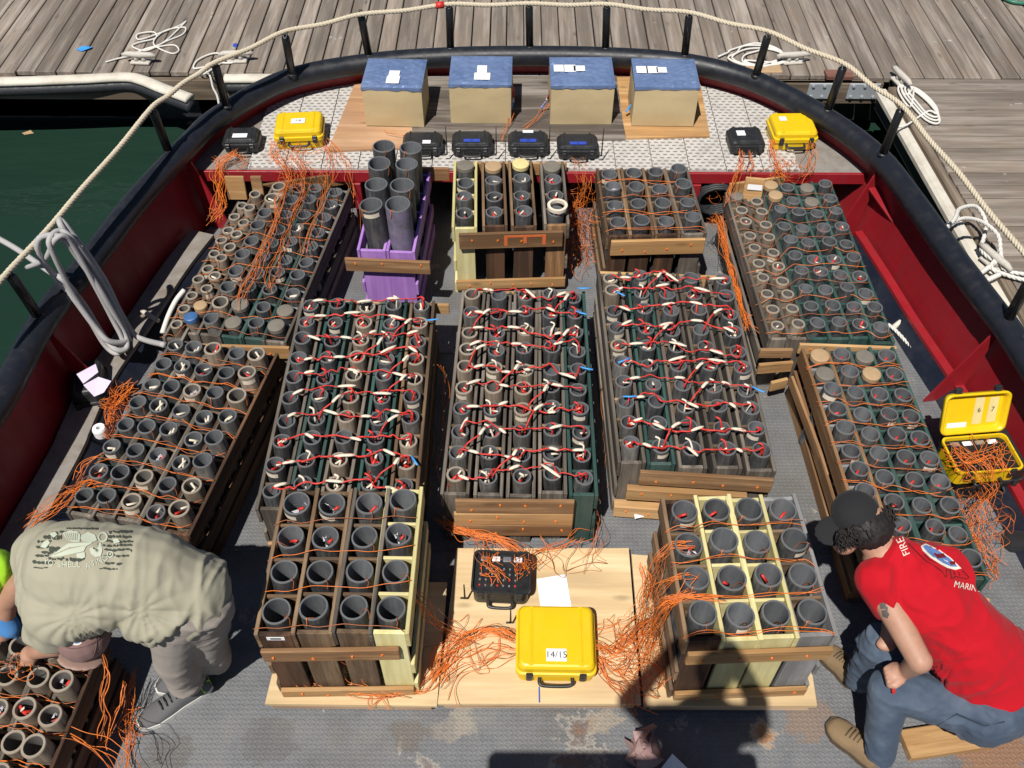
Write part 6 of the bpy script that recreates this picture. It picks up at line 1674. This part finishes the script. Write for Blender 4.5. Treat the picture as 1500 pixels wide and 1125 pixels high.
tangle('loose orange wires lying between the left and central long racks', [
    (6, [(640, 535, 0.30), (648, 560, 0.12), (645, 600, 0.03), (650, 640, 0.03), (640, 690, 0.03), (650, 740, 0.06)], [6, 8, 8, 8, 8, 8], W * .8), (5, [(878, 560, 0.1), (885, 640, 0.02), (880, 700, 0.02), (872, 740, 0.02)], [6, 8, 8, 8], W * .7)], 15)
tangle('orange wires over the left side rail of the front right rack', [
    (18, [(1010, 800, 0.64), (985, 800, 0.62), (965, 818, 0.56), (955, 850, 0.4), (945, 880, 0.28)], [10, 6, 6, 8, 10], W), (14, [(1060, 875, 0.64), (1000, 875, 0.63), (970, 892, 0.55), (950, 930, 0.25), (940, 975, ZPL + .03)], [12, 5, 7, 10, 12], W), (10, [(1010, 845, 0.64), (980, 850, 0.61), (960, 865, 0.5), (948, 900, 0.3)], [10, 6, 8, 10], W)], 16)

# ================================================================== ODDS AND ENDS
def tube_px(name, pts, r, mat, label, cat, n=9, sub=7):
    mb = MB(); mb.tube(catmull([pw(a, b, z) for a, b, z in pts], sub), r, n); return tag(mb.build(name, mat), label, cat)
tube_px('fender_line', [(-30, 335, 0.60), (20, 362, 0.66), (70, 396, 0.70), (95, 412, 0.68), (122, 445, 0.45), (150, 490, 0.30), (170, 512, 0.24), (186, 508, 0.22), (178, 480, 0.30), (150, 430, 0.55), (120, 385, 0.75), (92, 350, 0.93), (70, 345, 0.96), (56, 352, 0.95), (58, 375, 0.86), (85, 410, 0.68), (110, 440, 0.55), (140, 480, 0.38), (160, 500, 0.3), (185, 498, 0.24), (175, 470, 0.3), (158, 420, 0.5), (130, 375, 0.75), (100, 335, 0.92), (88, 322, 0.96), (92, 335, 0.94), (120, 370, 0.78), (150, 405, 0.6), (175, 455, 0.35), (195, 488, 0.2), (212, 498, 0.2), (240, 505, 0.38)], 0.0155, M['rope_grey'], 'grey hose-like line looped over the rope rail at the left', 'rope')
line_px('safety_line', [(1300, 475, ), (1312, 484), (1340, 515), (1376, 560)], 0.03, 0.011, M['rope_white'], 'white twisted rope lying on the deck beside the right racks', twist=True)
line_px('safety_line', [(1262, 395), (1275, 420), (1285, 445), (1292, 462)], 0.30, 0.011, M['rope_white'], 'white rope along the outer edge of the rear right rack', twist=True, zs=[0.32, 0.3, 0.26, 0.22])
mb = MB(); mb.tube([pw(1308, 480, 0.03), pw(1326, 466, 0.06)], 0.016, 8); tag(mb.build('pipe_stub', M['fender']), 'short cream pipe stub on the deck beside the right ledge', 'pipe')
mb = MB(); mb.tube(catmull([pw(270, 425, 0.36), pw(258, 440, 0.34), pw(247, 462, 0.3), pw(238, 488, 0.27)], 5), 0.014, 8); tag(mb.build('foam_hose', M['rope_white']), 'cream hose along the outer side of the rear left rack', 'hose')
mb = MB(); mb.tube([pw(208, 455, 0.13), pw(232, 470, 0.12)], 0.014, 8); tag(mb.build('pipe_stub', M['fender']), 'short pale pipe stub on the left ledge', 'pipe')
# paper with black clip box at the left bulwark
mb = MB(); A = [pw(112, 548, 0.34), pw(140, 533, 0.36), pw(144, 545, 0.33), pw(122, 562, 0.31)]; B = [pw(122, 564, 0.30), pw(144, 552, 0.31), pw(163, 558, 0.30), pw(152, 575, 0.27), pw(138, 581, 0.26)]
mb.add(A, [(0, 3, 2, 1)]); mb.add(B, [(0, 4, 3, 2, 1)])
tag(mb.build('paper_sheet', M['lilac']), 'folded lilac paper sheet on the black box at the left bulwark', 'paper')
case((120, 620), (166, 612), 0.0, 0.26, 0.22, M['blackcase'], 'black case in the shade between left bulwark and middle rack')
mb = MB(); mb.lathe([(0.0, -0.03), (0.030, -0.03), (0.034, -0.02), (0.034, 0.02), (0.030, 0.03), (0.012, 0.03), (0.012, -0.01)], pw(147, 632, 0.24), n=18); tag(mb.build('tape_roll', M['white']), 'white roll of tape beside the middle left rack', 'tape')
# bag and folded paper at the bottom
g = random.Random(6); c = pw(940, 1108, 0.0)
vs, fs = sphere_pts(c + Vector((0, 0, 0.06)), (0.07, 0.08, 0.07), nu=12, nv=7)
vs = [v + Vector((g.uniform(-.032, .032), g.uniform(-.032, .032), g.uniform(-.02, .035))) for v in vs]
mb = MB(); mb.add(vs, fs, False); tag(mb.build('plastic_bag', M['bag']), 'crumpled brown plastic bag on the deck at the bottom edge', 'bag')
mb = MB(); P = [pw(965, 1130, 0.03), pw(985, 1104, 0.12), pw(1012, 1130, 0.03), pw(985, 1150, 0.03)]; mb.add(P, [(0, 2, 1), (0, 3, 2), (1, 2, 3), (0, 1, 3)]); tag(mb.build('paper_cone', M['white']), 'white folded paper on the deck at the bottom edge', 'paper')
# coil of chain-like hose under the platform right of centre
mb = MB(); c = pw(1048, 290, 0.2)
for k in range(7):
    mb.tube([c + Vector((0.12 * math.cos(a), 0.02 * k - 0.06, 0.10 * math.sin(a) + 0.02)) for a in np.linspace(0, 2 * math.pi, 14, endpoint=False)], 0.011, 6, closed=True)
tag(mb.build('corrugated_hose', M['fender_black']), 'coiled black corrugated hose stowed under the bow platform', 'hose')
# black shoe and cable at the right edge
shoe_root = empty('work_boot', pw(1492, 800, 0), 'black boot at the right edge of the deck', 'boot')
shoe('boot_upper', pw(1515, 805, 0.0), pw(1468, 792, 0.0), M['capblack'], M['fender_black'], shoe_root, h=0.1)

# ---- small marks on the woodwork
def find_plank(x, y, zlo):
    best = None
    for o in bpy.data.objects:
        if o.name.startswith('cross_plank'):
            p = o.parent.location + o.location
            d = (p - Vector((x, y, zlo))).length
            if best is None or d < best[0]: best = (d, o)
    return best[1]
t_ = pw(750, 350, 0.42); pk = find_plank(t_.x, t_.y, 0.42)
sgn = -1 if (pk.matrix_local.to_3x3() @ Vector((0, 1, 0))).y > 0 else 1
dirx = 1 if (pk.matrix_local.to_3x3() @ Vector((1, 0, 0))).x > 0 else -1
for (x0, x1, z0, z1) in ((-0.04, 0.20, 0.025, 0.04), (-0.04, -0.02, -0.035, 0.025), (0.07, 0.09, -0.02, 0.025), (0.18, 0.20, -0.035, 0.025)):
    mb = MB(); mb.box(((x0 + x1) / 2 * dirx, sgn * 0.0112, (z0 + z1) / 2), (x1 - x0) / 2, 0.0008, (z1 - z0) / 2); local(mb, 'paint_mark', M['spray'], pk)
mb = MB(); a_, b_ = pw(790, 1006, ZPL + 0.001), pw(790, 1029, ZPL + 0.001); mb.box((a_ + b_) / 2, 0.003, (a_ - b_).length / 2, 0.0008)
tag(mb.build('pencil_mark', M['blue_tape']), 'blue line drawn on the bare plywood in front of the numbered case', 'mark')
tgt = pw(402, 925, 0.40); eb = min((o for o in bpy.data.objects if o.name.startswith('end_board')), key=lambda o: (o.parent.location + o.location - Vector((tgt.x, tgt.y, 0.36))).length)
mb = MB(); mb.box((eb.data.vertices[0].co.x * 0 + max(v.co.x for v in eb.data.vertices) - 0.024, 0, 0.0105), 0.012, 0.034, 0.0008); stk = local(mb, 'sticker', M['white'], eb)
mb = MB(); mb.box((max(v.co.x for v in eb.data.vertices) - 0.024, 0, 0.0117), 0.005, 0.02, 0.0003); local(mb, 'sticker_print', M['ink'], eb)

tube_px('fender_line', [(40, 392, 0.62), (66, 380, 0.82), (80, 352, 0.95), (96, 346, 0.95), (112, 368, 0.84), (140, 420, 0.6), (164, 466, 0.38), (180, 500, 0.24), (172, 518, 0.2), (154, 506, 0.24), (132, 470, 0.4), (104, 425, 0.62), (78, 372, 0.88), (72, 352, 0.955), (86, 338, 0.96), (108, 352, 0.9), (150, 415, 0.58), (180, 475, 0.3), (190, 500, 0.2)], 0.0135, M['rope_grey'], 'second grey line hanging in the same loops over the left rope rail', 'rope')

for k, (lx, ly, lab) in enumerate(((41, 195, 'yellow leaf floating on the green water at the far left'), (160, 160, 'small brown leaf floating near the dock edge'))):
    c = pw(lx, ly, -0.415); mb = MB(); mb.add([c + Vector(q) for q in ((-0.05, 0, 0), (-0.015, -0.03, 0.004), (0.05, -0.005, 0.002), (0.01, 0.035, 0.005))], [(0, 1, 2, 3)])
    tag(mb.build('leaf', M['cap_tan']), lab, 'leaf')
